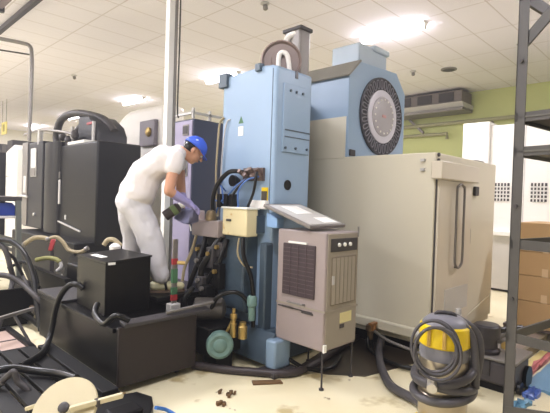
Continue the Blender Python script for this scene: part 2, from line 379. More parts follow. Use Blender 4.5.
obj('hydraulic_fitting', MB().tube([(3.385, 3.2, 2.66), (3.375, 3.22, 2.85), (3.37, 3.24, 3.02), (3.39, 3.22, 3.16), (3.43, 3.14, 3.2)], 0.035, 10), M_WHITE, tw, label='white hose fitting')
# enclosure
ex0, ex1, ey0, ey1 = 4.067, 5.68, 1.902, 3.6
enc = obj('enclosure', MB().box(ex0, ex1, ey0, ey1, 0.2, 1.985), M_CREAM, MC, bevel=0.012)
obj('kick_rail', MB().box(ex0-0.045, ex0, 2.02, 2.74, 0.19, 0.30), M_CREAM, enc, bevel=0.02)
obj('rail_knob', MB().lathe((ex0-0.025, 2.02, 0.245), (0, -1, 0), [(0, 0.03), (0.06, 0.03), (0.08, 0.045), (0.12, 0.045), (0.13, 0.03)], 16), M_WHITE, enc)
obj('lower_skirt', MB().box(ex0+0.02, ex1-0.02, ey0+0.02, ey1, 0.14, 0.2), M_CREAM, enc)
obj('machine_base', MB().box(ex0+0.14, ex1-0.1, ey0+0.25, ey1, 0.0, 0.15), M_DARK, MC)
dr = obj('door', MB().box(ex0+0.035, 4.9, ey0-0.03, ey0+0.005, 0.2, 1.73), M_CREAM2, enc, bevel=0.006)
obj('door_edge', MB().box(ex0+0.02, ex0+0.032, ey0-0.012, ey0+0.01, 0.22, 1.73), M_GREYD, dr)
pull = [(4.42, 1.63), (4.45, 1.68), (4.51, 1.70), (4.57, 1.68), (4.60, 1.63), (4.60, 1.25), (4.60, 0.95), (4.57, 0.89), (4.51, 0.865), (4.45, 0.89), (4.42, 0.95), (4.42, 1.25)]
obj('door_handle', MB().tube([(a, ey0-0.07, b) for a, b in pull], 0.012, 10, closed=True), mat('handle_grey', (112, 106, 100), 0.45), dr)
obj('door_handle_mount', MB().box(4.50, 4.52, ey0-0.07, ey0-0.02, 0.86, 0.875), M_GREYD, dr)
obj('door_crease', MB().bar((4.42, ey0-0.032, 0.215), (5.62, ey0-0.006, 0.44), 0.012, 0.008), M_CREAM, dr)
obj('top_rail_cover', MB().box(ex0-0.05, 4.93, ey0-0.09, ey0+0.02, 1.73, 1.9), M_CREAM2, enc, bevel=0.012)
for z_ in (1.81, 1.9): obj('rail_stop', MB().box(ex0-0.03, ex0-0.0, 2.0, 2.04, z_, z_+0.025), M_LGREY, enc)
for k in range(3): obj('bolt', MB().cyl((ex0+0.05, ey0-0.014, 1.965-k*0.055), (ex0+0.05, ey0, 1.965-k*0.055), 0.02, n=10), M_GREYD, enc)
obj('push_button', MB().box(5.0, 5.1, ey0-0.03, ey0, 1.6, 1.7), M_GREYD, enc, bevel=0.006)
obj('latch_slot', MB().box(4.93, 4.95, ey0-0.012, ey0, 1.08, 1.24), M_GREY, enc)
obj('hinge_seam', MB().box(4.925, 4.935, ey0-0.004, ey0, 0.25, 1.72), M_GREY, enc)
obj('roof_box', MB().box(5.32, 5.58, 2.0, 2.3, 1.985, 2.02), M_GREY, enc, bevel=0.008)
obj('door_sheen_patch', MB().box(4.3, 4.86, ey0-0.034, ey0-0.03, 0.42, 0.66), mat('painted_door_sheen', (202, 200, 194), 0.25, var=0.02), dr, label='faint sheen painted low on the door')  # thin patch coloured as the sheen on the door
# tool magazine housing
my0 = 2.915
poly = [(4.067, 1.98), (4.067, 2.885), (4.25, 3.075), (5.06, 3.11), (5.29, 2.885), (5.29, 1.98)]
mg = obj('magazine_housing', MB().prism(poly, 'y', my0, 3.60), M_BLUE, MC, bevel=0.01, smooth=False)
obj('lower_side_cover', MB().box(4.060, 4.2, my0+0.025, 3.61, 1.97, 2.43), M_CREAM, mg, bevel=0.004)
obj('top_chamfer_plate', MB().add([(4.03, my0-0.02, 2.88), (4.245, my0-0.02, 3.085), (4.245, 3.66, 3.085), (4.03, 3.66, 2.88), (4.04, my0-0.02, 2.865), (4.26, my0-0.02, 3.07), (4.26, 3.66, 3.07), (4.04, 3.66, 2.865)], [(0, 1, 2, 3), (4, 7, 6, 5), (0, 4, 5, 1), (1, 5, 6, 2), (2, 6, 7, 3), (3, 7, 4, 0)]), mat('worn_grey_plate', (128, 126, 118), 0.6), mg, smooth=False)
obj('motor_box', MB().box(4.36, 4.96, 3.0, 3.4, 3.08, 3.34), mat('pale_blue_enamel', (176, 192, 206), 0.4), mg, bevel=0.02)
obj('motor_box_cap', MB().box(4.64, 4.98, 2.97, 3.38, 3.3, 3.37), mat('pale_blue_enamel', (176, 192, 206), 0.4), mg, bevel=0.02)
cc = Vector((4.735, my0, 2.517))
cz = obj('tool_carousel', MB().lathe(cc, (0, -1, 0), [(-0.01, 0.462), (0.02, 0.462), (0.022, 0.45), (0.012, 0.44), (0.012, 0.30)], 72), mat('carousel_black', (46, 46, 54), 0.45), mg)
for k in range(30):
    a = 2*math.pi*k/30; c = cc + Vector((math.cos(a)*0.385, -0.02, math.sin(a)*0.385)); rd = Vector((math.cos(a), 0, math.sin(a))); tg = Vector((-math.sin(a), 0, math.cos(a)))
    o = obj('tool_pocket', MB().tube([c+rd*0.035+tg*0.022, c+rd*0.048, c+rd*0.035-tg*0.022, c-rd*0.045-tg*0.018, c-rd*0.045+tg*0.018], 0.0065, 6, closed=True, sub=3), mat('pocket_grey', (132, 130, 138), 0.45), cz)
obj('carousel_ring', MB().lathe(cc+Vector((0, -0.012, 0)), (0, -1, 0), [(0, 0.315), (0.012, 0.315), (0.016, 0.305), (0.016, 0.24), (0.004, 0.225), (0.004, 0.2)], 60), mat('pale_grey_ring', (204, 202, 212), 0.4), cz)
dk = obj('carousel_disc', MB().lathe(cc+Vector((0, -0.012, 0)), (0, -1, 0), [(0, 0.235), (0.02, 0.235), (0.028, 0.22), (0.028, 0.02)], 48), mat('mid_grey_disc', (168, 164, 168), 0.45), cz)
for k in range(16):
    a = 2*math.pi*k/16; c = cc + Vector((math.cos(a)*0.2, -0.04, math.sin(a)*0.2))
    obj('disc_bolt', MB().cyl(c, c+Vector((0, -0.01, 0)), 0.011, n=8), M_WHITE, dk)
obj('disc_emblem', MB().box(cc.x-0.04, cc.x+0.04, my0-0.046, my0-0.04, cc.z-0.012, cc.z+0.02), mat('pale_red_mark', (196, 150, 146), 0.5), dk, label='small pale red mark')
obj('corner_block', MB().box(4.1, 4.2, my0-0.02, my0, 2.0, 2.07), M_GREYD, mg, bevel=0.006)
# lower column, base, feet
obj('base_casting', MB().box(2.80, 3.50, 2.78, 3.95, 0.02, 0.32), M_BLUED, MC, bevel=0.02)
obj('base_beam', MB().prism([(2.72, 0.06), (2.86, 0.06), (2.86, 0.3), (2.78, 0.34), (2.72, 0.26)], 'y', 2.68, 3.4), M_BLUED, MC, bevel=0.01)
ft = obj('leveling_foot', MB().box(2.70, 2.9, 2.60, 2.72, 0.05, 0.3), mat('foot_blue', (128, 152, 176), 0.45), MC, bevel=0.02)
obj('foot_pad', MB().box(2.66, 2.94, 2.56, 2.76, 0.0, 0.05), M_GREYD, ft, bevel=0.01)
obj('slide_cover', MB().prism([(2.74, 0.45), (2.70, 0.7), (2.74, 1.2), (2.9, 1.3), (2.9, 0.4)], 'y', 3.04, 3.42), M_BLUED, MC, bevel=0.02)
obj('corner_rib', MB().box(2.80, 2.9, 2.85, 2.93, 0.3, 1.1), M_BLUED, MC, bevel=0.015)
# valves, cables, boxes on the column's left face
jb = obj('junction_box', MB().box(2.66, 2.80, 2.96, 3.30, 1.15, 1.40), M_JUNC, MC, bevel=0.012)
obj('box_lid', MB().box(2.65, 2.81, 2.95, 3.31, 1.395, 1.412), M_PAPER, jb, bevel=0.004)
obj('box_latch', MB().box(2.648, 2.66, 3.17, 3.23, 1.28, 1.3), M_GREYD, jb)
obj('box_arm', MB().box(2.78, 2.9, 2.95, 3.2, 1.18, 1.34), M_BLUED, MC)
vb = obj('valve_block', MB().box(2.64, 2.82, 3.34, 3.76, 1.11, 1.27), M_COOL, MC, bevel=0.01)
obj('valve_cap', MB().lathe((2.68, 3.5, 1.27), (0, 0, 1), [(0, 0.055), (0.05, 0.055), (0.09, 0.04), (0.1, 0.02)], 18), mat('olive_bronze', (128, 112, 84), 0.4, 0.4), vb)
obj('valve_body', MB().box(2.65, 2.73, 3.66, 3.74, 1.24, 1.36), mat('pinkish_alloy', (206, 186, 180), 0.4, 0.2), vb, bevel=0.012)
obj('valve_arm', MB().box(2.78, 2.9, 3.4, 3.58, 1.13, 1.24), M_GREYD, MC)
obj('gauge_knob', MB().lathe((2.878, 3.34, 1.66), (-1, 0, 0), [(0, 0.03), (0.05, 0.055), (0.08, 0.055), (0.085, 0.02)], 20), M_RUBBER, MC)
cl = MB()
for k in range(9):
    cl.cyl((2.85, 3.0+0.025*k, 1.70+0.02*math.sin(k*2)), (2.80-0.02*(k % 3), 3.0+0.025*k, 1.74+0.03*math.cos(k*3)), 0.02, n=10)
obj('connector_cluster', cl.box(2.85, 2.88, 2.97, 3.24, 1.66, 1.78), mat('bronze_connector', (110, 92, 84), 0.4, 0.4), MC)
for i, pts in enumerate([
    [(2.83, 3.2, 1.74), (2.76, 3.34, 1.74), (2.72, 3.48, 1.6), (2.71, 3.52, 1.42), (2.74, 3.5, 1.26)],
    [(2.83, 3.02, 1.74), (2.76, 2.96, 1.7), (2.75, 2.98, 1.55), (2.76, 3.06, 1.42)],
    [(2.82, 3.1, 1.7), (2.73, 3.16, 1.6), (2.72, 3.24, 1.5), (2.74, 3.3, 1.38)]]):
    obj('control_hose', MB().tube(pts, 0.022 if i == 0 else 0.013, 10), M_RUBBER, MC)
for i, pts in enumerate([
    [(2.87, 3.52, 1.56), (2.78, 3.5, 1.62), (2.74, 3.42, 1.58), (2.74, 3.36, 1.42), (2.76, 3.2, 1.41)],
    [(2.83, 3.12, 1.70), (2.75, 3.2, 1.62), (2.72, 3.3, 1.52), (2.72, 3.42, 1.44), (2.74, 3.5, 1.34)],
    [(2.87, 3.58, 1.66), (2.8, 3.6, 1.58), (2.74, 3.55, 1.48), (2.73, 3.4, 1.45), (2.75, 3.25, 1.41)],
    [(2.83, 3.0, 1.70), (2.74, 3.06, 1.66), (2.71, 3.14, 1.56), (2.73, 3.16, 1.41)]]):
    obj('signal_cable', MB().tube(pts, 0.008, 8), M_CABLE, MC)
obj('warning_label', MB().box(2.868, 2.878, 2.92, 3.0, 1.44, 1.60), M_YEL, MC, label='yellow and black label plate')
obj('warning_label', MB().box(2.864, 2.87, 2.925, 2.995, 1.475, 1.565), mat('dark_label', (70, 62, 50), 0.5), MC, label='dark centre of the label plate')
obj('terminal_box', MB().box(2.82, 2.88, 2.9, 3.1, 1.40, 1.48), M_WHITE, MC, bevel=0.008)
for k, yy in enumerate((3.24, 3.32, 3.42)): obj('solenoid', MB().box(2.70, 2.77, yy-0.025, yy+0.025, 1.40, 1.53), M_RUBBER, MC, bevel=0.006)
obj('riser_cable', MB().tube([(2.875, 3.64, 1.3), (2.86, 3.67, 1.7), (2.862, 3.655, 2.1), (2.86, 3.63, 2.25), (2.87, 3.58, 2.3)], 0.011, 8), M_CHOSE, MC)
obj('riser_cable', MB().tube([(2.872, 3.6, 1.45), (2.862, 3.59, 1.8), (2.86, 3.56, 2.1), (2.862, 3.52, 2.25), (2.872, 3.48, 2.27)], 0.007, 8), M_LGREY, MC)
# flexible coolant arms below the boxes
for pts, r in (([(2.70, 3.36, 1.12), (2.62, 3.42, 0.95), (2.58, 3.5, 0.78), (2.62, 3.46, 0.6), (2.7, 3.4, 0.5)], 0.032),
               ([(2.72, 3.3, 1.1), (2.64, 3.3, 0.9), (2.62, 3.42, 0.72), (2.6, 3.52, 0.55)], 0.028),
               ([(2.66, 3.0, 1.14), (2.64, 2.96, 0.98), (2.68, 2.9, 0.8), (2.72, 2.9, 0.55), (2.74, 2.92, 0.35)], 0.02),
               ([(2.7, 3.6, 1.1), (2.62, 3.58, 0.9), (2.56, 3.62, 0.7), (2.54, 3.66, 0.52)], 0.026)):
    obj('flexible_arm', MB().tube(pts, r, 10), M_RUBBER, MC)
for k, (a, b, c, w, d, h) in enumerate(((2.66, 3.42, 0.92, .05, .05, .1), (2.70, 3.52, 0.82, .05, .06, .07), (2.64, 3.30, 0.76, .04, .05, .12), (2.60, 3.48, 0.68, .06, .05, .06), (2.68, 3.62, 0.95, .05, .04, .08), (2.62, 3.56, 0.86, .04, .05, .05), (2.70, 3.34, 1.0, .05, .05, .07), (2.58, 3.40, 0.62, .05, .06, .05))):
    v = obj('valve', MB().box(a-w, a+w, b-d, b+d, c-h, c+h), M_DARK if k % 3 else M_GREYD, MC, bevel=0.01)
    obj('valve_nut', MB().cyl((a-w-0.03, b, c+h*0.4), (a-w, b, c+h*0.4), 0.022, n=6), M_GREY if k % 2 else M_BRASS, v)
obj('valve_backplate', MB().box(2.76, 2.80, 3.28, 3.68, 0.45, 1.1), M_DARK, MC, bevel=0.01)
obj('drain_hose', MB().tube([(2.66, 3.70, 1.12), (2.62, 3.72, 0.95), (2.56, 3.74, 0.8), (2.52, 3.72, 0.66)], 0.016, 10), M_CHOSE, MC)
obj('drain_hose', MB().tube([(2.63, 3.02, 1.14), (2.62, 3.02, 1.0), (2.66, 2.98, 0.9), (2.72, 2.93, 0.88)], 0.008, 8), M_CHOSE, MC)
# hydraulic pump group at the foot of the column
hp = obj('hydraulic_tank', MB().box(2.36, 2.74, 3.06, 3.42, 0.12, 0.36), M_DARK, MC, bevel=0.012)
obj('pump_motor', MB().lathe((2.40, 3.36, 0.48), (0.8, -0.6, 0), [(0, 0.05), (0.01, 0.09), (0.03, 0.1), (0.26, 0.1), (0.28, 0.08), (0.3, 0.03)], 24), mat('dark_grey_motor', (70, 66, 62), 0.5), hp)
fm = obj('fan_motor', MB().lathe((2.45, 3.03, 0.235), (-0.55, -0.83, 0), [(-0.22, 0.085), (-0.02, 0.085), (0.0, 0.115), (0.05, 0.118), (0.075, 0.112), (0.085, 0.09), (0.075, 0.06), (0.085, 0.05), (0.09, 0.02)], 32), M_TEAL, hp)
obj('motor_foot', MB().box(2.42, 2.6, 3.03, 3.2, 0.0, 0.17), M_DARK, hp)
obj('brass_fitting', MB().lathe((2.56, 2.98, 0.28), (0, 0, 1), [(0, 0.03), (0.12, 0.03), (0.125, 0.022), (0.16, 0.022), (0.165, 0.032), (0.2, 0.032), (0.205, 0.015), (0.25, 0.015)], 14), M_BRASS, hp)
obj('brass_fitting', MB().lathe((2.60, 2.90, 0.28), (0, 0, 1), [(0, 0.04), (0.1, 0.04), (0.11, 0.03), (0.14, 0.03)], 14), M_BRASS, hp)
obj('brass_pipe', MB().cyl((2.50, 3.05, 0.24), (2.55, 2.99, 0.42), 0.012, n=10), M_BRASS, hp)
obj('filter_bowl', MB().lathe((2.70, 2.90, 0.42), (0, 0, 1), [(0, 0.03), (0.12, 0.035), (0.13, 0.045), (0.2, 0.045), (0.22, 0.03)], 16), M_TEAL, MC)
obj('pump_piping', MB().tube([(2.48, 3.2, 0.5), (2.5, 3.12, 0.62), (2.6, 3.02, 0.66), (2.68, 2.96, 0.6), (2.7, 2.92, 0.5)], 0.02, 10), M_RUBBER, MC)
obj('pump_piping', MB().tube([(2.4, 3.4, 0.4), (2.36, 3.44, 0.55), (2.44, 3.42, 0.66)], 0.024, 10), M_RUBBER, MC)

# ------------------------------------------------------------------ evaporative cooler cabinet on rods
CX0, CX1, CY0, CY1 = 2.793, 3.235, 2.169, 2.695
CO = thing('oil_cooler', (3.0, 2.4, 0), 'mauve grey cabinet cooler with black front grille standing before the blue column', 'cooler')
cb = obj('body', MB().box(CX0, CX1, CY0, CY1, 0.30, 1.245), M_COOL, CO, bevel=0.012)
obj('front_grille', MB().box(CX0-0.012, CX0+0.01, 2.27, 2.62, 0.70, 1.13), M_GRILL, cb, bevel=0.004)
gl = MB()
for k in range(1, 12): gl.box(CX0-0.016, CX0-0.011, 2.28, 2.61, 0.70+k*0.0355, 0.704+k*0.0355)
for k in range(1, 4): gl.box(CX0-0.017, CX0-0.011, 2.27+k*0.0875, 2.273+k*0.0875, 0.71, 1.12)
obj('grille_bars', gl, mat('grille_bar', (88, 74, 78), 0.5), cb, smooth=False)
obj('grille_top_trim', MB().box(CX0-0.014, CX0, 2.36, 2.56, 1.135, 1.15), M_PAPER, cb)
obj('drawer_handle', MB().tube([(CX0-0.002, 2.54, 0.64), (CX0-0.03, 2.54, 0.645), (CX0-0.03, 2.37, 0.645), (CX0-0.002, 2.37, 0.64)], 0.007, 8, smooth=False), M_GREY, cb)
obj('lower_door_gap', MB().box(CX0-0.003, CX0+0.01, 2.29, 2.67, 0.585, 0.595), M_GREYD, cb)
obj('lower_door_catch', MB().box(CX0-0.008, CX0, 2.28, 2.4, 0.572, 0.585).box(CX0-0.008, CX0, 2.5, 2.62, 0.585, 0.598), M_GREYD, cb)
obj('side_panel', MB().box(CX0+0.02, CX1-0.01, CY0-0.006, CY0+0.01, 0.32, 1.235), M_COOLS, cb, bevel=0.004)
cs = obj('control_strip', MB().box(CX0+0.05, CX1-0.03, CY0-0.012, CY0, 1.09, 1.195), M_GREYD, cb, bevel=0.004)
for k in range(3): obj('knob', MB().lathe((CX0+0.15+k*0.075, CY0-0.012, 1.145), (0, -1, 0), [(0, 0.017), (0.012, 0.015), (0.014, 0.006)], 14), M_PAPER, cs)
obj('side_louver_panel', MB().box(CX0+0.065, CX1-0.04, CY0-0.012, CY0, 0.66, 1.05), mat('louver_brown', (120, 108, 92), 0.5), cb, bevel=0.004)
for k in range(6):
    xx = CX0+0.09+k*0.053
    obj('louver', MB().obox((xx, CY0-0.014, 0.855), (0.016, -0.006, 0), (0.002, 0.003, 0), (0, 0, 0.185)), M_COOLS, cb)
obj('side_latch', MB().box(CX0+0.07, CX0+0.1, CY0-0.02, CY0-0.01, 0.83, 0.9), M_LGREY, cb)
obj('rating_plate', MB().box(CX0+0.20, CX0+0.36, CY0-0.009, CY0-0.004, 0.50, 0.585), mat('pale_yellow_plate', (214, 204, 150), 0.5), cb, label='pale yellow rating plate')
obj('rating_plate_patch', MB().box(CX0+0.20, CX0+0.26, CY0-0.011, CY0-0.008, 0.46, 0.49), M_GREYD, cb)
obj('waist_trim', MB().box(CX0-0.004, CX1+0.004, CY0-0.01, CY1, 0.612, 0.626), M_COOLS, cb)
obj('corner_trim', MB().box(CX0-0.004, CX0+0.03, CY0-0.014, CY0, 0.3, 0.36), M_PAPER, cb)
for (lx, ly) in ((CX0+0.012, CY0+0.012), (CX1-0.02, CY0+0.02), (CX0+0.02, CY1-0.03), (CX1-0.02, CY1-0.03)):
    lg = obj('leg', MB().cyl((lx, ly, 0.01), (lx, ly, 0.31), 0.008, n=12), M_GREYD, CO)
    obj('leg_foot', MB().lathe((lx, ly, 0), (0, 0, 1), [(0, 0.02), (0.012, 0.02), (0.018, 0.01)], 14), M_GREYD, lg)
obj('mounting_post', MB().cyl((CX1-0.02, CY0-0.01, 1.2), (CX1-0.02, CY0-0.01, 1.285), 0.008, n=8), M_GREY, CO)
# slanting lid on top
p1, p2, p0 = Vector((2.755, 2.31, 1.262)), Vector((3.215, 2.30, 1.268)), Vector((2.735, 2.835, 1.425))
p3 = p0 + (p2-p1); nrm = (p2-p1).cross(p0-p1).normalized()*0.03
LD = thing('slanted_cover_panel', (2.98, 2.5, 1.26), 'flat grey cover panel lying slanted on the cooler and against the column', 'panel')
def quadslab(a, b, c, d, n): return MB().add([a, b, c, d, a+n, b+n, c+n, d+n], [(0, 3, 2, 1), (4, 5, 6, 7), (0, 1, 5, 4), (1, 2, 6, 5), (2, 3, 7, 6), (3, 0, 4, 7)])
obj('panel', quadslab(p1, p2, p3, p0, nrm), M_GREY, LD, bevel=0.006)
def inset(u0, u1, v0, v1): return [p1+(p2-p1)*u+(p0-p1)*v+nrm for u, v in ((u0, v0), (u1, v0), (u1, v1), (u0, v1))]
obj('glossy_sheet', quadslab(*inset(0.06, 0.94, 0.05, 0.93), nrm*0.08), mat('glossy_panel_face', (206, 204, 200), 0.16), LD, smooth=False)
obj('paper_sheet', quadslab(*[q+nrm*0.08 for q in inset(0.28, 0.72, 0.5, 0.85)], nrm*0.05), M_PAPER, LD, smooth=False)
obj('paper_sheet', quadslab(*[q+nrm*0.08 for q in inset(0.5, 0.88, 0.1, 0.32)], nrm*0.05), M_PAPER, LD, smooth=False)
t = thing('blue_bracket', (2.83, 2.76, 1.3), 'small blue bracket block propping the slanted panel behind the cooler', 'bracket')
obj('bracket', MB().prism([(2.70, 1.245), (2.83, 1.245), (2.83, 1.375), (2.70, 1.33)], 'x', 2.775, 2.87), mat('bright_blue_enamel', (128, 164, 206), 0.4), t, bevel=0.008)

# low platform the worker stands on
PF = thing('work_platform', (2.45, 4.2, 0), 'low black platform under the worker\'s shoes behind the coolant tank', 'platform')
bed = obj('platform_body', MB().box(2.32, 2.76, 3.46, 4.9, 0.1, 0.566), M_DARK, PF, bevel=0.015)
obj('tread_plate', MB().box(2.09, 2.76, 3.46, 4.86, 0.565, 0.60), M_BLACK, bed, bevel=0.006)
for py0 in (3.5, 4.6): obj('platform_foot', MB().box(2.4, 2.55, py0, py0+0.15, 0, 0.11), M_DARK, PF)

# ------------------------------------------------------------------ coolant tank, black box, gauge
TX0, TX1, TY0, TY1 = 1.577, 2.27, 3.13, 4.82
TK = thing('coolant_tank', (1.9, 3.9, 0), 'black wheeled coolant tank with a sloped front tray in the left foreground', 'tank')
tb = MB()
tb.prism([(TX0, 0.06), (TX1, 0.06), (TX1, 0.49), (TX0, 0.49)], 'y', TY0+0.02, TY1)
obj('body', tb, M_BLACK, TK, bevel=0.01)
fp = obj('front_panel', MB().box(TX0-0.004, TX1+0.004, TY0-0.008, TY0+0.02, 0.055, 0.51), M_TANK, TK, bevel=0.008)
obj('rim', MB().prism([(TY0-0.03, 0.50), (TY0+0.06, 0.52), (TY0+0.06, 0.545), (TY0-0.03, 0.53)], 'x', TX0+0.03, TX1+0.13), M_GREYD, fp, bevel=0.006)
obj('rim_rod', MB().cyl((TX0+0.4, TY0-0.0, 0.555), (TX1+0.18, TY0-0.0, 0.575), 0.013, n=10), M_GREY, fp)
obj('deck', MB().box(TX0-0.02, TX1, 4.2, TY1+0.02, 0.49, 0.515), mat('deck_grey', (50, 48, 50), 0.5), TK, bevel=0.004)
obj('side_flange', MB().box(TX0-0.025, TX0+0.02, TY0+0.05, TY1, 0.455, 0.49), M_BLACK, TK, bevel=0.004)
for (wx, wy) in ((TX0+0.1, TY0+0.12), (TX1-0.12, TY0+0.1), (TX0+0.1, TY1-0.12), (TX1-0.12, TY1-0.12)):
    w = obj('caster', MB().cyl((wx-0.012, wy, 0.03), (wx+0.012, wy, 0.03), 0.03, n=18), M_RUBBER, TK)
    obj('caster_fork', MB().box(wx-0.02, wx+0.02, wy-0.02, wy+0.02, 0.055, 0.075), M_GREY, w)
hk = obj('hose_hook', MB().tube([(TX0+0.06, TY0-0.03, 0.56), (TX0-0.03, TY0+0.0, 0.6), (TX0-0.06, TY0+0.12, 0.52), (TX0-0.05, TY0+0.3, 0.56), (TX0+0.02, TY0+0.42, 0.6)], 0.024, 10), M_RUBBER, TK, label='short black bent hose at the tank corner')
BB = thing('black_steel_box', (1.85, 3.75, 0.49), 'black steel box with a white label sitting on the coolant tank', 'box')
bx = obj('body', MB().prism([(1.65, 0.492), (2.06, 0.492), (2.06, 0.955), (1.65, 0.925)], 'y', 3.53, 4.10), M_BLACK, BB, bevel=0.008)
obj('lid', MB().add([(1.645, 3.52, 0.925), (2.065, 3.52, 0.955), (2.065, 4.105, 0.955), (1.645, 4.105, 0.925), (1.645, 3.52, 0.94), (2.065, 3.52, 0.97), (2.065, 4.105, 0.97), (1.645, 4.105, 0.94)], [(0, 3, 2, 1), (4, 5, 6, 7), (0, 1, 5, 4), (1, 2, 6, 5), (2, 3, 7, 6), (3, 0, 4, 7)]), mat('dark_lid', (18, 17, 18), 0.4, spec=0.3), bx, smooth=False)
obj('name_label', MB().box(1.665, 1.725, 3.514, 3.52, 0.915, 0.935), M_PAPER, bx, label='tiny white label under the lid edge')
obj('strip_label', MB().obox((1.74, 3.86, 0.9485), (0.028, 0, 0.002), (0, 0.11, 0), (0, 0, 0.002)), M_PAPER, bx, label='white strip label on the lid')
GS = thing('gauge_stick', (2.2, 3.33, 0.49), 'upright steel gauge stick with red and green tape beside the worker\'s shoe', 'gauge')
gx, gy = 2.19, 3.36
obj('stick', MB().box(gx-0.022, gx+0.022, gy-0.006, gy+0.006, 0.49, 1.12).box(gx-0.024, gx-0.016, gy-0.014, gy, 0.49, 1.12).box(gx+0.016, gx+0.024, gy-0.014, gy, 0.49, 1.12), M_GREY, GS)
obj('base_block', MB().box(gx-0.05, gx+0.05, gy-0.04, gy+0.04, 0.49, 0.56), M_LGREY, GS, bevel=0.008)
for z, h, mm, nm in ((0.74, 0.12, M_GREEN, 'green_tape'), (0.64, 0.06, M_GREEN, 'green_tape'), (0.9, 0.05, M_RED, 'red_tape'), (0.585, 0.05, M_RED, 'red_tape')):
    obj(nm, MB().box(gx-0.026, gx+0.026, gy-0.017, gy+0.009, z, z+h), mm, GS)
obj('clamp', MB().cyl((gx+0.02, gy-0.01, 0.915), (gx+0.075, gy-0.05, 0.91), 0.017, n=12), mat('dull_amber', (186, 158, 92), 0.5), GS)

# ------------------------------------------------------------------ electrical cabinet behind the worker
EC = thing('electrical_cabinet', (3.7, 5.1, 0), 'tall purple grey electrical cabinet with lit-toned door and shaded navy side between worker and blue column', 'cabinet')
eb = obj('body', MB().box(3.35, 3.86, 4.79, 5.33, 0.05, 2.49), M_NAVY, EC, bevel=0.01)
obj('door', MB().box(3.335, 3.352, 4.80, 5.32, 0.1, 2.47), M_PURP, eb, bevel=0.006)
obj('vent', MB().box(3.326, 3.337, 4.87, 5.0, 2.28, 2.42), M_GREY, eb, bevel=0.01)
obj('vent', MB().box(3.326, 3.337, 4.87, 5.02, 1.75, 1.95), M_GREY, eb, bevel=0.01)
for za, zb in ((2.3, 2.4), (1.78, 1.92)): obj('vent_core', MB().box(3.32, 3.327, 4.89, 4.99, za, zb), M_GREYD, eb)
obj('plinth', MB().box(3.37, 3.84, 4.81, 5.31, 0, 0.05), M_DARK, EC)
fr = MB()
for a, b in (((3.34, 5.33, 2.56), (3.34, 4.79, 2.56)), ((3.34, 4.79, 2.56), (3.88, 4.79, 2.56)), ((3.34, 4.79, 2.49), (3.34, 4.79, 2.62)), ((3.87, 4.8, 2.49), (3.87, 4.8, 2.62)), ((3.34, 5.33, 2.49), (3.34, 5.33, 2.62)), ((3.6, 4.79, 2.49), (3.6, 4.79, 2.62))):
    fr.bar(a, b, 0.03)
obj('top_frame', fr, M_LGREY, EC)

# ------------------------------------------------------------------ black machine on the left
BM = thing('black_machine', (3.2, 7.6, 0), 'black boxy machining centre with white display strip on the left', 'machine')
bb = obj('body', MB().box(3.05, 3.80, 6.91, 8.40, 0.68, 2.325), M_MACH, BM, bevel=0.03)
obj('side_seam', MB().box(3.04, 3.06, 7.3, 8.35, 1.47, 1.475), M_GREYD, bb)
obj('door_trim', MB().bar((3.03, 8.45, 0.98), (3.03, 7.45, 0.86), 0.02, 0.025), M_LGREY, bb)
obj('door_handle', MB().box(3.02, 3.05, 8.36, 8.44, 1.28, 1.72), M_LGREY, bb, bevel=0.01)
obj('handle_tip', MB().box(3.02, 3.05, 8.38, 8.42, 1.74, 1.86), M_GREY, bb, bevel=0.008)
obj('warning_mark', MB().box(3.042, 3.05, 8.1, 8.16, 1.02, 1.1), M_LGREY, bb)
obj('warning_mark', MB().box(3.62, 3.70, 6.9, 6.91, 0.98, 1.07), M_LGREY, bb)
# curved front column and control panel
arc = [(3.05, 8.38)]+[(3.05-0.10*math.sin(a), 8.4+0.72*(1-math.cos(a))/2) for a in (math.pi*k/12 for k in range(0, 13))]+[(3.4, 9.12), (3.4, 8.38)]
obj('rounded_column', MB().prism([(p[0], p[1]) for p in arc], 'z', 0.75, 2.4), mat('charcoal_sheen_enamel', (30, 30, 34), 0.34, var=0.05, spec=0.35), BM, smooth=True)
cp = obj('control_panel', MB().box(2.98, 3.4, 9.13, 10.25, 0.78, 2.46), M_MACHP, BM, bevel=0.02)
obj('panel_edge', MB().box(2.96, 3.0, 9.95, 10.27, 0.8, 2.48), M_GREY, cp, bevel=0.008)
obj('display_strip', MB().box(2.96, 2.99, 9.45, 9.75, 1.78, 2.34), M_LGREY, cp, bevel=0.008, label='pale display strip')
obj('display_lower', MB().box(2.95, 2.965, 9.47, 9.73, 1.8, 1.95), M_GREY, cp)
obj('switch_lever', MB().cyl((2.94, 10.25, 1.4), (2.93, 9.8, 1.38), 0.02, n=10), M_LGREY, cp)
obj('switch_plate', MB().box(2.95, 2.98, 10.0, 10.15, 1.46, 1.8), M_LGREY, cp, bevel=0.01)
obj('key_switch', MB().cyl((2.95, 9.5, 1.05), (2.99, 9.5, 1.05), 0.03, n=12), M_LGREY, cp)
obj('machine_bed', MB().box(2.75, 3.85, 6.95, 10.1, 0.1, 0.72), M_DARK, BM, bevel=0.02)
obj('machine_foot', MB().box(2.85, 3.7, 7.1, 9.9, 0, 0.11), M_DARK, BM)
obj('white_top_tray', MB().box(3.08, 3.3, 7.5, 8.2, 2.325, 2.38), M_PAPER, BM, bevel=0.01)
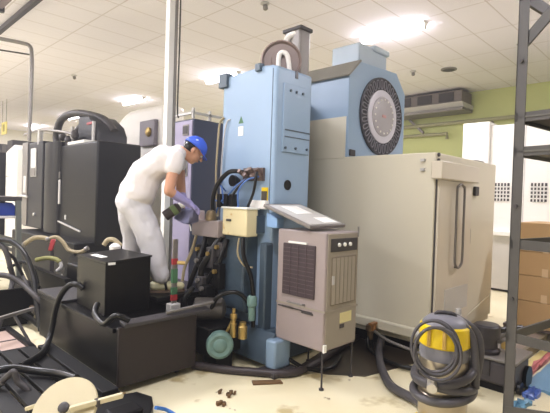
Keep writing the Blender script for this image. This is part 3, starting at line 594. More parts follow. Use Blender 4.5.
# spindle motor and hoses on top
sm = obj('motor_cover', MB().prism([(7.5, 2.325), (7.5, 2.5), (7.62, 2.68), (7.95, 2.86), (8.35, 2.88), (8.4, 2.325)], 'x', 3.32, 3.85), mat('motor_dark', (34, 35, 42), 0.5), BM, bevel=0.03)
obj('red_stripe', MB().box(3.305, 3.325, 7.75, 7.95, 2.69, 2.73), M_RED, sm)
obj('tie_rod', MB().cyl((3.29, 7.62, 2.33), (3.29, 7.62, 2.72), 0.03, n=10), M_LGREY, sm)
obj('tie_rod', MB().cyl((3.2, 8.3, 2.33), (3.2, 8.3, 2.68), 0.03, n=10), M_LGREY, sm)
obj('exhaust_hose', MB().tube([(3.2, 9.0, 2.3), (3.2, 9.05, 2.6), (3.22, 8.9, 2.86), (3.3, 8.6, 2.95), (3.4, 8.25, 2.93), (3.55, 7.8, 2.8), (3.62, 7.55, 2.58)], 0.07, 14), M_GREYD, BM)
obj('exhaust_hose', MB().tube([(3.35, 8.5, 2.3), (3.36, 8.5, 2.6), (3.42, 8.3, 2.76), (3.55, 7.95, 2.78)], 0.06, 14), M_GREYD, BM)
obj('top_rail', MB().tube([(3.0, 10.3, 2.66), (3.02, 9.4, 2.68), (3.15, 8.6, 2.6), (3.2, 8.1, 2.5)], 0.025, 8), M_GREY, BM)
obj('top_post', MB().cyl((3.02, 9.4, 2.4), (3.02, 9.4, 2.7), 0.05, n=12), M_LGREY, BM)
vc = MB()
for k in range(7): vc.ball((3.15+0.05*(k % 2), 8.9-0.14*k, 2.42+0.04*((k*3) % 4)), 0.07, 10)
vc.box(3.1, 3.3, 7.95, 8.95, 2.32, 2.38)
obj('valve_bank', vc, M_GREYD, BM)
obj('side_control_box', MB().box(3.62, 3.86, 6.66, 6.9, 0.9, 1.55), M_GREYD, BM, bevel=0.015)
obj('side_control_strip', MB().box(3.60, 3.625, 6.72, 6.78, 1.0, 1.4), M_LGREY, BM)

# white rounded machine behind
WR = thing('white_rounded_machine', (4.6, 8.4, 0), 'white rounded hood of a machine behind the black machine and post', 'machine')
hp_ = [(9.75, 0.6), (9.75, 2.45)]+[(9.75-1.0*(1-math.cos(a)), 2.45+0.83*math.sin(a)) for a in (math.pi/2*k/12 for k in range(1, 13))]+[(7.55, 3.25), (7.55, 0.6)]
obj('hood', MB().prism(hp_, 'x', 4.6, 5.1), M_WHITE, WR, bevel=0.1)
obj('base', MB().box(4.65, 5.05, 7.6, 9.6, 0, 0.65), M_LGREY, WR)
pn = obj('control_panel', MB().box(4.52, 4.61, 7.75, 8.33, 2.45, 2.96), mat('panel_grey_purple', (128, 122, 132), 0.5), WR, bevel=0.02)
obj('panel_knob', MB().lathe((4.52, 7.95, 2.72), (-1, 0, 0), [(0, 0.09), (0.03, 0.09), (0.05, 0.06)], 18), M_BRASS, pn)

# far left background
LC = thing('white_far_cabinet', (3.4, 12.3, 0), 'narrow white cabinet standing left of the black machine', 'cabinet')
wb = obj('body', MB().prism([(11.9, 0.1), (11.9, 2.52), (12.1, 2.6), (12.75, 2.45), (12.75, 0.1)], 'x', 3.3, 4.1), M_WHITE, LC, bevel=0.03)
obj('door_line', MB().box(3.295, 3.305, 11.95, 12.7, 1.84, 1.85), M_GREY, wb)
obj('plinth', MB().box(3.35, 4.05, 11.95, 12.7, 0, 0.1), M_GREYD, LC)
DC = thing('dark_far_machine', (3.3, 13.5, 0), 'dark machine at the left edge beyond the white narrow cabinet', 'machine')
obj('body', MB().box(3.0, 4.0, 12.85, 15.5, 0.1, 2.45), M_MACH, DC, bevel=0.03)
obj('window', MB().box(2.98, 3.01, 13.0, 14.2, 1.3, 1.9), M_GREYD, DC, bevel=0.02)
obj('base', MB().box(3.1, 3.9, 12.95, 15.4, 0, 0.12), M_DARK, DC)
DT = thing('dark_far_machine', (4.9, 17, 0), 'dark grey machine with uneven top far back left under the yellow sign', 'machine')
dm = MB()
for k in range(6): dm.box(4.4, 5.8, 15.7+k*0.62, 16.25+k*0.62, 2.6, 2.9+0.12*((k*2) % 3))
obj('top_units', dm, M_GREYD, DT, bevel=0.02)
obj('body', MB().box(4.3, 6.0, 15.6, 19.6, 0, 2.62), M_GREYD, DT, bevel=0.03)
YS = thing('yellow_sign', (4.35, 17.05, 3.35), 'small yellow sign hanging at the far left above the dark machines', 'sign')
obj('board', MB().box(4.33, 4.36, 16.75, 17.3, 3.36, 3.76), mat('dull_yellow', (222, 208, 120), 0.6), YS)
obj('symbol', MB().box(4.322, 4.331, 16.93, 17.12, 3.45, 3.68), mat('sign_olive', (150, 140, 70), 0.6), YS)
for yy in (16.8, 17.25): obj('chain', MB().cyl((4.345, yy, 3.76), (4.345, yy, 4.5), 0.008, n=6), M_GREY, YS)

# bench with blue bins at the left edge
WB = thing('tool_bench', (1.65, 7.3, 0), 'dark tool bench with shelf at the left edge', 'bench')
obj('bench_top', MB().box(1.40, 1.87, 6.45, 8.3, 1.36, 1.42), M_GREYD, WB, bevel=0.008)
obj('middle_shelf', MB().box(1.40, 1.87, 6.45, 8.3, 1.14, 1.17), M_LGREY, WB, bevel=0.004)
obj('lower_shelf', MB().box(1.45, 1.87, 6.45, 8.3, 0.78, 0.86), mat('olive_grey_bench', (92, 96, 90), 0.5), WB, bevel=0.006)
for ly in (6.48, 8.24):
    for lx in (1.43, 1.83): obj('leg', MB().bar((lx, ly-0.12*(ly < 7), 0.0), (lx, ly, 1.37), 0.06), mat('olive_grey_bench', (92, 96, 90), 0.5), WB)
for i, (yy, z, mm, lb) in enumerate(((6.72, 1.17, mat('bin_blue', (44, 74, 176), 0.4), 'deep blue plastic bin on the middle bench shelf'), (7.12, 1.17, mat('bin_blue2', (88, 120, 200), 0.4), 'lighter blue plastic bin beside the deep blue one'), (7.52, 1.17, mat('bin_grey', (120, 122, 130), 0.4), 'grey plastic bin at the far end of the bench shelf'))):
    t = thing('storage_bin', (1.65, yy, z), lb, 'bin')
    obj('tray', MB().prism([(1.44, z), (1.84, z), (1.84, z+0.1), (1.78, z+0.17), (1.44, z+0.17)], 'y', yy-0.17, yy+0.17), mm, t, bevel=0.008)
    obj('label_tab', MB().box(1.405, 1.44, yy-0.06, yy+0.06, z+0.05, z+0.1), M_PAPER, t)

# ------------------------------------------------------------------ hoses and clutter between the machines
def hose(name, pts, r, mm, label, cat='hose', collar=True):
    o = thing(name, Vector((pts[0][0], pts[0][1], min(p[2] for p in pts))), label, cat)
    obj('tube', MB().tube(pts, r, 10), mm, o)
    if collar:
        for a, b in ((pts[0], pts[1]), (pts[-1], pts[-2])):
            a, b = Vector(a), Vector(b); d = (b-a).normalized()
            obj('collar', MB().cyl(a-d*0.005, a+d*0.05, r*1.2, n=12), M_GREY, o)
    return o
hose('cream_hose', [at(22, 246, 6.6), at(34, 238, 6.6), at(45, 238, 6.6), at(52, 241, 6.6)], 0.032, M_CHOSE, 'left cream hose arching below the black machine')
hose('cream_hose', [at(47, 240, 6.5), at(56, 237, 6.5), at(63, 242, 6.5), at(69, 250, 6.5), at(80, 252, 6.5), at(88, 248, 6.5)], 0.028, M_CHOSE, 'right cream hose curling down under the black machine')
hose('cream_hose', [at(104, 245, 5.6), at(108, 240, 5.6), at(114, 240, 5.6), at(121, 246, 5.6)], 0.03, M_CHOSE, 'short cream hose left of the worker\'s legs', collar=False)
t = thing('white_filter_pot', at(114, 252, 5.5), 'small white round pot beside the worker\'s legs', 'pot')
q = at(115, 252, 5.5)
obj('pot', MB().lathe(q, (0, 0, 1), [(0, 0.04), (0.02, 0.065), (0.07, 0.068), (0.1, 0.04), (0.11, 0.01)], 18), M_WHITE, t)
obj('stand', MB().cyl((q.x, q.y, 0.0), (q.x, q.y, q.z), 0.03), M_DARK, t)
q = at(52, 245, 6.3)
t = thing('red_valve', (q.x, q.y, 0), 'red valve handle among the hoses below the black machine', 'valve')
obj('handle', MB().obox(q, (0.02, -0.03, 0.0), (0.015, 0.015, 0), (0.02, 0, 0.08)), M_RED, t, bevel=0.012)
obj('stem', MB().cyl((q.x, q.y, 0.2), (q.x, q.y, q.z-0.06), 0.03), M_GREYD, t)
# chip conveyor on the left
CV = thing('chip_conveyor', (2.4, 6.0, 0), 'low dark chip conveyor trough behind the coolant tank on the left', 'conveyor')
obj('trough', MB().prism([(2.15, 0.12), (2.6, 0.12), (2.72, 0.55), (2.66, 0.55), (2.55, 0.2), (2.2, 0.2), (2.06, 0.5), (1.99, 0.5)], 'y', 5.30, 6.9), M_DARK, CV, smooth=False)
obj('drive_box', MB().box(2.2, 2.56, 5.32, 5.8, 0.2, 0.62), M_BLACK, CV, bevel=0.02)
for lx, ly in ((2.18, 5.3), (2.5, 5.3), (2.18, 6.7), (2.5, 6.7)): obj('conveyor_leg', MB().box(lx, lx+0.06, ly, ly+0.06, 0, 0.14), M_DARK, CV)
chips = MB()
for k in range(70):
    c = Vector((random.uniform(2.22, 2.53), random.uniform(5.9, 6.8), 0.22+random.random()*0.06)); a = Vector((random.uniform(-1, 1), random.uniform(-1, 1), random.uniform(-.3, .3))).normalized()*0.05
    chips.obox(c, a, a.cross(Vector((0, 0, 1))).normalized()*0.012, (0, 0, 0.008))
o = obj('metal_chips', chips, M_CHROME, CV, smooth=False); o['kind'] = 'stuff'
pp_ = obj('coolant_pipe', MB().tube([at(36, 260, 6.0), at(46, 258, 6.0), at(55, 259, 6.0), at(60, 262, 6.0)], 0.03, 10), mat('olive_yellow', (130, 128, 72), 0.5), CV, label='yellow green pipe')
obj('tap', MB().tube([at(60, 262, 6.0), at(61, 267, 6.0), at(57, 271, 6.0)], 0.025, 10), M_LGREY, pp_)
TF = thing('tube_frame', (1.5, 5.4, 0), 'grey tubular frame stand at the left edge before the conveyor', 'stand')
obj('tube_rail', MB().tube([at(-6, 243, 5.2), at(4, 248, 5.2), at(10, 266, 5.2), at(12, 285, 5.2), (1.36, 5.42, 0.03)], 0.03, 10), M_GREYD, TF)
obj('tube_rail', MB().tube([at(4, 250, 5.2), at(14, 258, 5.3), at(23, 276, 5.4), (1.75, 5.0, 0.02)], 0.02, 10, smooth=False), M_GREYD, TF)
obj('tube_rail', MB().tube([at(-5, 275, 5.0), at(8, 276, 5.0), at(22, 284, 5.0), at(35, 296, 4.9), at(44, 306, 4.9)], 0.03, 10), M_GREYD, TF)
SB2 = thing('scrap_bin', (1.45, 5.75, 0), 'low black scrap bin on the floor at the left edge behind the tube stand', 'bin')
obj('bin_body', MB().prism([(1.25, 0.03), (1.72, 0.03), (1.8, 0.42), (1.76, 0.42), (1.69, 0.08), (1.28, 0.08), (1.22, 0.42), (1.18, 0.42)], 'y', 5.5, 6.3), M_DARK, SB2, smooth=False)
obj('end_plate', MB().prism([(1.25, 0.03), (1.72, 0.03), (1.8, 0.42), (1.18, 0.42)], 'y', 5.47, 5.5), M_BLACK, SB2, bevel=0.006)
obj('skid', MB().box(1.3, 1.68, 5.52, 5.6, 0, 0.035), M_DARK, SB2)
for k_, (pts, lb, mm) in enumerate((([at(-4, 302, 5.3), at(10, 296, 5.3), at(24, 300, 5.2), at(36, 312, 5.0)], 'brown hose lying over the floor left of the tank', mat('brown_hose', (96, 78, 60), 0.5)),
        ([at(-4, 318, 5.0), at(12, 312, 5.0), at(26, 316, 4.95), at(40, 326, 4.8)], 'dark hose lying just in front of the brown hose left of the tank', M_RUBBER),
        ([at(8, 268, 5.8), at(24, 262, 5.8), at(34, 270, 5.8), at(38, 284, 5.6)], 'black looped hose above the scrap bin', M_RUBBER))):
    hose('floor_hose', pts, 0.03 if k_ < 2 else 0.02, mm, lb, collar=(k_ == 0))
FM = thing('flat_steel_tray', (1.2, 4.9, 0), 'flat pinkish steel tray on the floor at the left edge', 'tray')
obj('tray_plate', MB().box(0.95, 1.38, 4.45, 5.2, 0.03, 0.05), mat('pink_brown_plate', (176, 152, 140), 0.5), FM, smooth=False)
obj('tray_seam', MB().box(0.95, 1.38, 4.82, 4.835, 0.05, 0.056).box(1.16, 1.17, 4.45, 5.2, 0.05, 0.056), M_GREYD, FM)
obj('tray_rim', MB().bar((0.95, 4.43, 0.04), (1.42, 4.43, 0.04), 0.05, 0.08).bar((1.4, 4.43, 0.04), (1.4, 5.25, 0.04), 0.05, 0.08).bar((0.95, 5.22, 0.04), (1.4, 5.22, 0.04), 0.05, 0.08), M_DARK, FM)
BP = thing('metal_bar', (1.4, 4.7, 0.0), 'thin pale metal bar leaning across the tray at the left edge', 'bar')
obj('bar', MB().bar((0.95, 4.6, 0.3), (1.56, 4.95, 0.3), 0.03), M_GREY, BP)
for a_, b_ in (((1.35, 4.83, 0.29), (1.44, 4.5, 0.0)), ((0.97, 4.6, 0.3), (0.95, 4.7, 0.0))): obj('bar_leg', MB().bar(a_, b_, 0.02), M_GREYD, BP)
SP = thing('scrap_board', (1.5, 4.5, 0), 'pale cream scrap board on the floor beside the tank corner', 'board')
obj('board', MB().obox((1.46, 4.5, 0.02), (0.05, -0.04, 0), (0.12, 0.2, 0), (0, 0, 0.018)), mat('pale_board', (226, 212, 176), 0.7), SP, bevel=0.004)
# big black cables by the tank
hose('black_cable', [(1.645, 3.95, 0.66), (1.61, 3.99, 0.69), (1.57, 4.05, 0.68), (1.53, 4.12, 0.6), (1.515, 4.2, 0.474), (1.50, 4.24, 0.30), (1.46, 4.2, 0.19), (1.38, 4.05, 0.162), (1.28, 3.9, 0.16), (1.1, 3.75, 0.16)], 0.026, M_RUBBER, 'thick glossy black hose curving from the black box down the tank side', collar=False)
hose('black_cable', [at(-4, 239, 5.2), at(12, 242, 5.2), at(25, 254, 5.1), at(33, 275, 5.0), at(36, 300, 4.9), at(41, 330, 4.7)], 0.03, M_RUBBER, 'long black hose sweeping down from the left edge to the tray', collar=False)
hose('black_cable', [(0.8, 3.7, 0.17), (1.0, 3.68, 0.19), (1.15, 3.55, 0.17), (1.25, 3.4, 0.17), (1.3, 3.2, 0.18)], 0.03, M_RUBBER, 'black hose lying across the black pallet at bottom left', collar=False)
hose('grey_cable', [at(-3, 386, 3.1), at(8, 376, 3.1), at(14, 372, 3.1), at(18, 382, 3.1), at(28, 390, 3.1), at(30, 402, 3.1), at(16, 412, 3.0)], 0.022, M_GREYD, 'dark grey bent hose end at the bottom left corner', collar=True)

# black plastic pallets on the floor bottom left
def pallet(cx, cy, rz, w, l, h, label, mm, name='plastic_pallet'):
    t = thing(name, (cx, cy, 0), label, 'pallet')
    X = Matrix.Translation((cx, cy, 0)) @ Matrix.Rotation(rz, 4, 'Z')
    n = max(4, int(w/0.13)); s = w/n
    for k in range(n):
        mb = MB(); mb.xf = X; mb.box(-w/2+k*s+0.012, -w/2+(k+1)*s-0.012, -l/2, l/2, h-0.03, h); obj('deck_board', mb, mm, t, bevel=0.004)
    for yy in (-l/2+0.05, 0, l/2-0.05):
        mb = MB(); mb.xf = X; mb.box(-w/2, w/2, yy-0.04, yy+0.04, h-0.07, h-0.03); obj('stringer', mb, mm, t)
        for xx in (-w/2+0.06, 0, w/2-0.06):
            mb = MB(); mb.xf = X; mb.box(xx-0.05, xx+0.05, yy-0.04, yy+0.04, 0, h-0.07); obj('block', mb, mm, t)
    return t
M_PAL = mat('black_plastic', (13, 13, 15), 0.5, var=0.2, scale=10, spec=0.3)
pallet(1.16, 3.62, 0.0, 0.72, 1.3, 0.13, 'black slatted plastic pallet on the floor in the bottom left corner', M_PAL)
MT = thing('black_floor_mat', (1.6, 2.75, 0), 'ragged black sheet on the floor before the tank', 'mat')
obj('sheet', MB().prism([(1.16, 2.5), (1.45, 2.48), (1.60, 2.66), (1.66, 2.78), (1.62, 2.92), (1.5, 2.95), (1.3, 2.96), (1.1, 2.92)], 'z', 0.0, 0.09), M_PAL, MT, bevel=0.01)
obj('sheet_fold', MB().box(1.3, 1.5, 2.6, 2.75, 0.09, 0.12), M_DARK, MT, bevel=0.015)
obj('wood_strip', MB().obox((1.46, 3.06, 0.012), (0.05, -0.06, 0), (0.12, 0.1, 0), (0, 0, 0.01)), mat('tan_wood', (150, 124, 84), 0.7), base=(1.46, 3.06, 0), bevel=0.003); tag(bpy.data.objects['wood_strip'], 'tan wooden strip lying under the front corner of the tank', 'board')
# cream disc with bar
DS = thing('cream_disc', (1.1, 2.83, 0.1), 'round cream disc with a pale bar, tilted on the black pallet', 'disc')
dc = at(65, 409, 2.5); dn = Vector((-0.58, -0.42, 0.76)).normalized(); M_DISC = mat('cream_plastic', (196, 186, 154), 0.5, var=0.05)
obj('plate', MB().lathe(dc, dn, [(-0.012, 0.02), (-0.012, 0.178), (0, 0.182), (0.012, 0.178), (0.012, 0.02)], 48), M_DISC, DS)
obj('hub', MB().lathe(dc+dn*0.012, dn, [(0, 0.03), (0.015, 0.03), (0.022, 0.02)], 18), M_GREYD, DS)
obj('stand', MB().cyl((dc.x, dc.y, 0.0), (dc.x, dc.y, dc.z), 0.03), M_DARK, DS)
obj('bar', MB().bar(at(70, 409, 2.46), at(123, 395, 2.5), 0.03, 0.026), M_DISC, DS, bevel=0.004)
obj('bar_clip', MB().obox(at(98, 402.5, 2.48), (0.012, 0, 0), (0, 0.02, 0), (0, 0, 0.018)), M_GREYD, DS)
obj('short_bar', MB().bar(at(26, 409, 2.62), at(47, 402, 2.58), 0.022), M_DISC, DS, bevel=0.004)
t = thing('blue_strap', (1.75, 2.45, 0), 'bright blue strap lying on the floor below the tank', 'strap')
obj('strap', MB().tube([(1.58, 2.60, 0.095), (1.68, 2.62, 0.04), (1.72, 2.5, 0.012), (1.74, 2.38, 0.012)], 0.012, 8), mat('strap_blue', (52, 116, 196), 0.4), t)

# ------------------------------------------------------------------ hoses on the floor around the machine
hose('floor_hose', [(2.30, 3.2, 0.035), (2.42, 2.98, 0.035), (2.56, 2.78, 0.035), (2.8, 2.52, 0.035), (3.1, 2.52, 0.035), (3.6, 2.62, 0.035), (4.1, 2.72, 0.035)], 0.034, mat('dark_brown_hose', (52, 44, 46), 0.45), 'thick dark hose on the floor from the motor under the cooler', collar=False)
hose('floor_hose', [(3.98, 2.35, 0.15), (3.85, 2.3, 0.06), (3.62, 2.15, 0.04), (3.4, 1.98, 0.04), (3.2, 1.78, 0.04), (3.1, 1.5, 0.045), (2.95, 1.35, 0.05)], 0.036, M_HOSE, 'grey hose on the floor leading to the vacuum cleaner', collar=False)
hose('floor_hose', [(3.95, 2.5, 0.12), (3.88, 2.42, 0.03), (3.7, 2.1, 0.03), (3.75, 1.85, 0.03), (4.0, 1.8, 0.03)], 0.022, M_RUBBER, 'thin black hose curving behind the vacuum cleaner', collar=False)
hose('floor_hose', [(3.96, 2.44, 0.2), (3.9, 2.25, 0.16), (3.92, 2.0, 0.12), (3.95, 1.8, 0.1), (4.02, 1.62, 0.08)], 0.015, M_GREY, 'thin grey pipe along the base of the cream enclosure', collar=False)
hose('floor_hose', [(2.86, 2.66, 0.14), (2.98, 2.48, 0.04), (3.2, 2.38, 0.03), (3.5, 2.5, 0.03)], 0.018, M_RUBBER, 'thin black cable from the blue foot under the cooler', collar=False)
DV = thing('drain_valve', (3.98, 2.45, 0), 'brass drain valve cluster beside the cooler at the enclosure base', 'valve')
obj('valve_body', MB().lathe((3.97, 2.48, 0.1), (0, 0, 1), [(0, 0.03), (0.08, 0.03), (0.09, 0.05), (0.14, 0.05), (0.16, 0.02)], 14).cyl((3.97, 2.48, 0.18), (4.06, 2.48, 0.18), 0.03), mat('tarnished_brass', (120, 100, 74), 0.4, 0.6), DV)
obj('valve_handle', MB().box(3.9, 4.0, 2.42, 2.46, 0.26, 0.28).box(3.93, 3.98, 2.42, 2.46, 0.2, 0.27), mat('orange_handle', (170, 120, 70), 0.5), DV)
obj('valve_stand', MB().cyl((3.97, 2.48, 0), (3.97, 2.48, 0.1), 0.035), M_DARK, DV)

# floor debris
M_DEB = mat('brown_debris', (104, 78, 48), 0.8)
for i, (x, y, s, lb) in enumerate(((2.21, 2.59, 0.034, 'brown crumpled debris piece on the cream floor, nearer the cooler'), (2.06, 2.50, 0.03, 'small dark debris piece at the bottom edge of the floor'), (2.17, 2.66, 0.016, 'tiny debris crumb beside the brown crumpled piece'))):
    mb = MB()
    for k in range(6):
        c = Vector((x+random.uniform(-s, s), y+random.uniform(-s, s)*0.8, 0.012)); a = Vector((random.uniform(-1, 1), random.uniform(-1, 1), 0)).normalized()*s*random.uniform(.35, .7)
        mb.obox(c, a, a.cross(Vector((0, 0, 1)))*0.6, (random.uniform(-.004, .004), 0, 0.011))
    tag(obj('floor_debris', mb, M_DEB, base=(x, y, 0), smooth=False), lb, 'debris')
tag(obj('wood_chip', MB().prism([(2.46, 2.60), (2.66, 2.46), (2.69, 2.52), (2.50, 2.66)], 'z', 0.0, 0.012), M_DEB, base=(2.56, 2.56, 0)), 'flat brown wooden sliver on the floor left of the cooler', 'debris')
t = thing('dark_shade_sheet', (3.4, 2.5, 0), 'thin dark sheet standing in for oil and shade under the cooler and enclosure edge', 'tray')
obj('tray', MB().prism([(3.0, 2.62), (3.08, 2.36), (3.3, 2.1), (4.0, 1.95), (4.19, 2.1), (4.19, 2.9), (3.55, 3.0), (3.55, 2.75)], 'z', 0.0, 0.006), mat('oil_and_shade_dark', (58, 50, 40), 0.35), t)  # dark sheet added for the oily shade under the machines

# ------------------------------------------------------------------ vacuum cleaner
vx, vy = 2.838, 1.222
VC = thing('vacuum_cleaner', (vx, vy, 0), 'steel wet and dry vacuum cleaner with yellow band and coiled grey hose', 'vacuum cleaner')
vt = obj('steel_drum', MB().lathe((vx, vy, 0.07), (0, 0, 1), [(0, 0.14), (0.02, 0.15), (0.2, 0.15), (0.205, 0.155), (0.23, 0.155), (0.235, 0.15), (0.43, 0.15), (0.45, 0.145)], 40), M_STEEL, VC)
vh = obj('motor_head', MB().lathe((vx, vy, 0.52), (0, 0, 1), [(0, 0.15), (0.04, 0.155), (0.06, 0.15), (0.21, 0.145), (0.235, 0.13), (0.26, 0.1), (0.27, 0.04)], 40), mat('head_grey', (122, 122, 130), 0.4), VC)
obj('yellow_band', MB().lathe((vx, vy, 0.60), (0, 0, 1), [(0, 0.15), (0.01, 0.158), (0.125, 0.154), (0.135, 0.144)], 40), M_YEL, vh)
tc_ = Vector((-0.92, -0.39, 0)).normalized(); sd = Vector((0.39, -0.92, 0)).normalized()
for k_ in (-0.09, 0.0): obj('clamp_latch', MB().obox(Vector((vx, vy, 0.67))+tc_*(0.157-abs(k_)*0.3)+sd*k_, tc_*0.01, sd*0.011, (0, 0, 0.06)), mat('latch_tan', (206, 170, 90), 0.4), vh, bevel=0.004)
obj('carry_handle', MB().tube([Vector((vx, vy, 0.77))+sd*-0.06, Vector((vx, vy, 0.80))+sd*-0.045, Vector((vx, vy, 0.80))+sd*0.045, Vector((vx, vy, 0.77))+sd*0.06], 0.012, 10), M_GREYD, vh)
obj('inlet', MB().cyl(Vector((vx, vy, 0.41))+tc_*0.12+sd*-0.06, Vector((vx, vy, 0.385))+tc_*0.235+sd*-0.06, 0.03), mat('inlet_silver', (206, 202, 194), 0.3, 0.5), vt)
ct = Vector((vx, vy, 0.635))+tc_*0.2-sd*0.06
def ringpts(c, r, tilt, n=14, u=sd, v=None):
    v = v or (ZU*math.cos(tilt)+tc_*-math.sin(tilt))
    return [c+u*(r*0.88*math.cos(2*math.pi*k/n))+v*(r*1.04*math.sin(2*math.pi*k/n)) for k in range(n)]
for k, (dr_, off, ti) in enumerate(((0.145, 0.0, 0.1), (0.157, -0.014, 0.14), (0.134, 0.012, 0.06), (0.151, 0.018, 0.05))):
    obj('hanging_hose_loop', MB().tube(ringpts(ct+tc_*off+sd*(0.008*k)+ZU*(-0.012*k), dr_, ti), 0.0095, 10, closed=True), M_HOSE, VC)
for k, (zz, rr, ti) in enumerate(((0.31, 0.18, 0.1), (0.362, 0.176, -0.08), (0.43, 0.176, 0.18))):
    pts = [Vector((vx+rr*math.cos(a), vy+rr*math.sin(a), zz+ti*0.3*math.sin(a+2))) for a in (2*math.pi*q/18 for q in range(18))]
    obj('wrapped_hose', MB().tube(pts, 0.027, 12, closed=True), M_HOSE, VC)
for k_ in (0, 1):
    e_ = -0.01+0.035*k_; g_ = tc_*(0.03-0.08*k_)
    obj('rising_hose', MB().tube([Vector((vx, vy, 0.36))+sd*0.19+g_, Vector((vx, vy, 0.55))+sd*(0.19+e_)+g_, Vector((vx, vy, 0.68))+sd*(0.165+e_)+g_, Vector((vx, vy, 0.745))+sd*(0.1+e_*0.4)+g_, Vector((vx, vy, 0.74))+sd*0.03+g_-tc_*0.12, Vector((vx, vy, 0.6))-tc_*0.21+sd*0.03, Vector((vx, vy, 0.34))-tc_*0.19], 0.024, 12), M_HOSE, VC)
obj('chassis_ring', MB().lathe((vx, vy, 0.05), (0, 0, 1), [(0, 0.145), (0, 0.18), (0.04, 0.18), (0.04, 0.145)], 32), M_YEL, VC)
for a in (2.5, 3.75, 5.3, 0.7):
    d = Vector((math.cos(a), math.sin(a), 0)); c = Vector((vx, vy, 0))+d*0.2
    f = obj('caster_foot', MB().obox(c+ZU*0.085, d*0.035, Vector((-d.y, d.x, 0))*0.04, (0, 0, 0.05)), M_YEL, VC, bevel=0.012)
    obj('caster_wheel', MB().cyl(c+ZU*0.025+Vector((-d.y, d.x, 0))*0.015, c+ZU*0.025-Vector((-d.y, d.x, 0))*0.015, 0.025), M_RUBBER, f)

# ------------------------------------------------------------------ coolant pump right of the vacuum
# the pump is laid out at its own origin and set down by its empty
px_, py_ = 4.28, 1.42
PU = thing('coolant_pump', (px_, py_, 0), 'dark grey pump unit with a round black motor right of the vacuum cleaner', 'pump')
pb = obj('pump_box', MB().box(4.10, 4.50, 1.22, 1.56, 0.05, 0.25), mat('pump_grey', (66, 62, 66), 0.45), PU, bevel=0.03)
obj('box_lid', MB().box(4.08, 4.52, 1.2, 1.58, 0.25, 0.275), M_GREY, pb, bevel=0.006)
mo = obj('motor', MB().lathe((4.20, 1.47, 0.275), (0, 0, 1), [(0, 0.1), (0.03, 0.11), (0.04, 0.085), (0.12, 0.085), (0.125, 0.105), (0.22, 0.105), (0.235, 0.09), (0.24, 0.02)], 28), mat('motor_black', (46, 42, 46), 0.4), PU)
obj('terminal_box', MB().box(4.26, 4.36, 1.30, 1.38, 0.31, 0.39), M_GREY, mo, bevel=0.008)
obj('terminal_knob', MB().cyl((4.265, 1.335, 0.35), (4.23, 1.335, 0.35), 0.03), M_BRASS, mo)
obj('nozzle', MB().cyl((4.27, 1.42, 0.45), (4.5, 1.29, 0.46), 0.025), M_RUBBER, mo)
obj('wheel', MB().cyl((4.4, 1.19, 0.09), (4.4, 1.22, 0.09), 0.09), M_RUBBER, PU)
obj('wheel', MB().cyl((4.2, 1.19, 0.05), (4.2, 1.22, 0.05), 0.05), M_RUBBER, PU)
obj('skid', MB().box(4.12, 4.48, 1.25, 1.54, 0.0, 0.05), M_DARK, PU)
obj('gauge_plate', MB().box(4.085, 4.1, 1.4, 1.5, 0.12, 0.24), M_GREYD, PU)
PU.location.x -= 0.26; PU.location.y -= 0.13
t = thing('white_spray_can', (4.23, 1.66, 0), 'white upright canister behind the dark pump', 'canister')
obj('can', MB().lathe((4.23, 1.70, 0), (0, 0, 1), [(0, 0.045), (0.42, 0.045), (0.46, 0.03), (0.47, 0.03)], 18), M_WHITE, t)
obj('cap', MB().cyl((4.23, 1.70, 0.47), (4.23, 1.70, 0.52), 0.026), M_LGREY, t)
t = thing('paper_sheet', (4.6, 1.6, 0.3), 'white paper sheet lying on a low tray behind the pump', 'paper')
obj('tray', MB().box(4.6, 5.1, 1.47, 1.85, 0.0, 0.22), M_OLIVE, t, bevel=0.01)
obj('sheet', MB().obox((4.8, 1.66, 0.225), (0.14, 0.05, 0), (-0.04, 0.12, 0), (0, 0, 0.003)), M_PAPER, t, smooth=False)
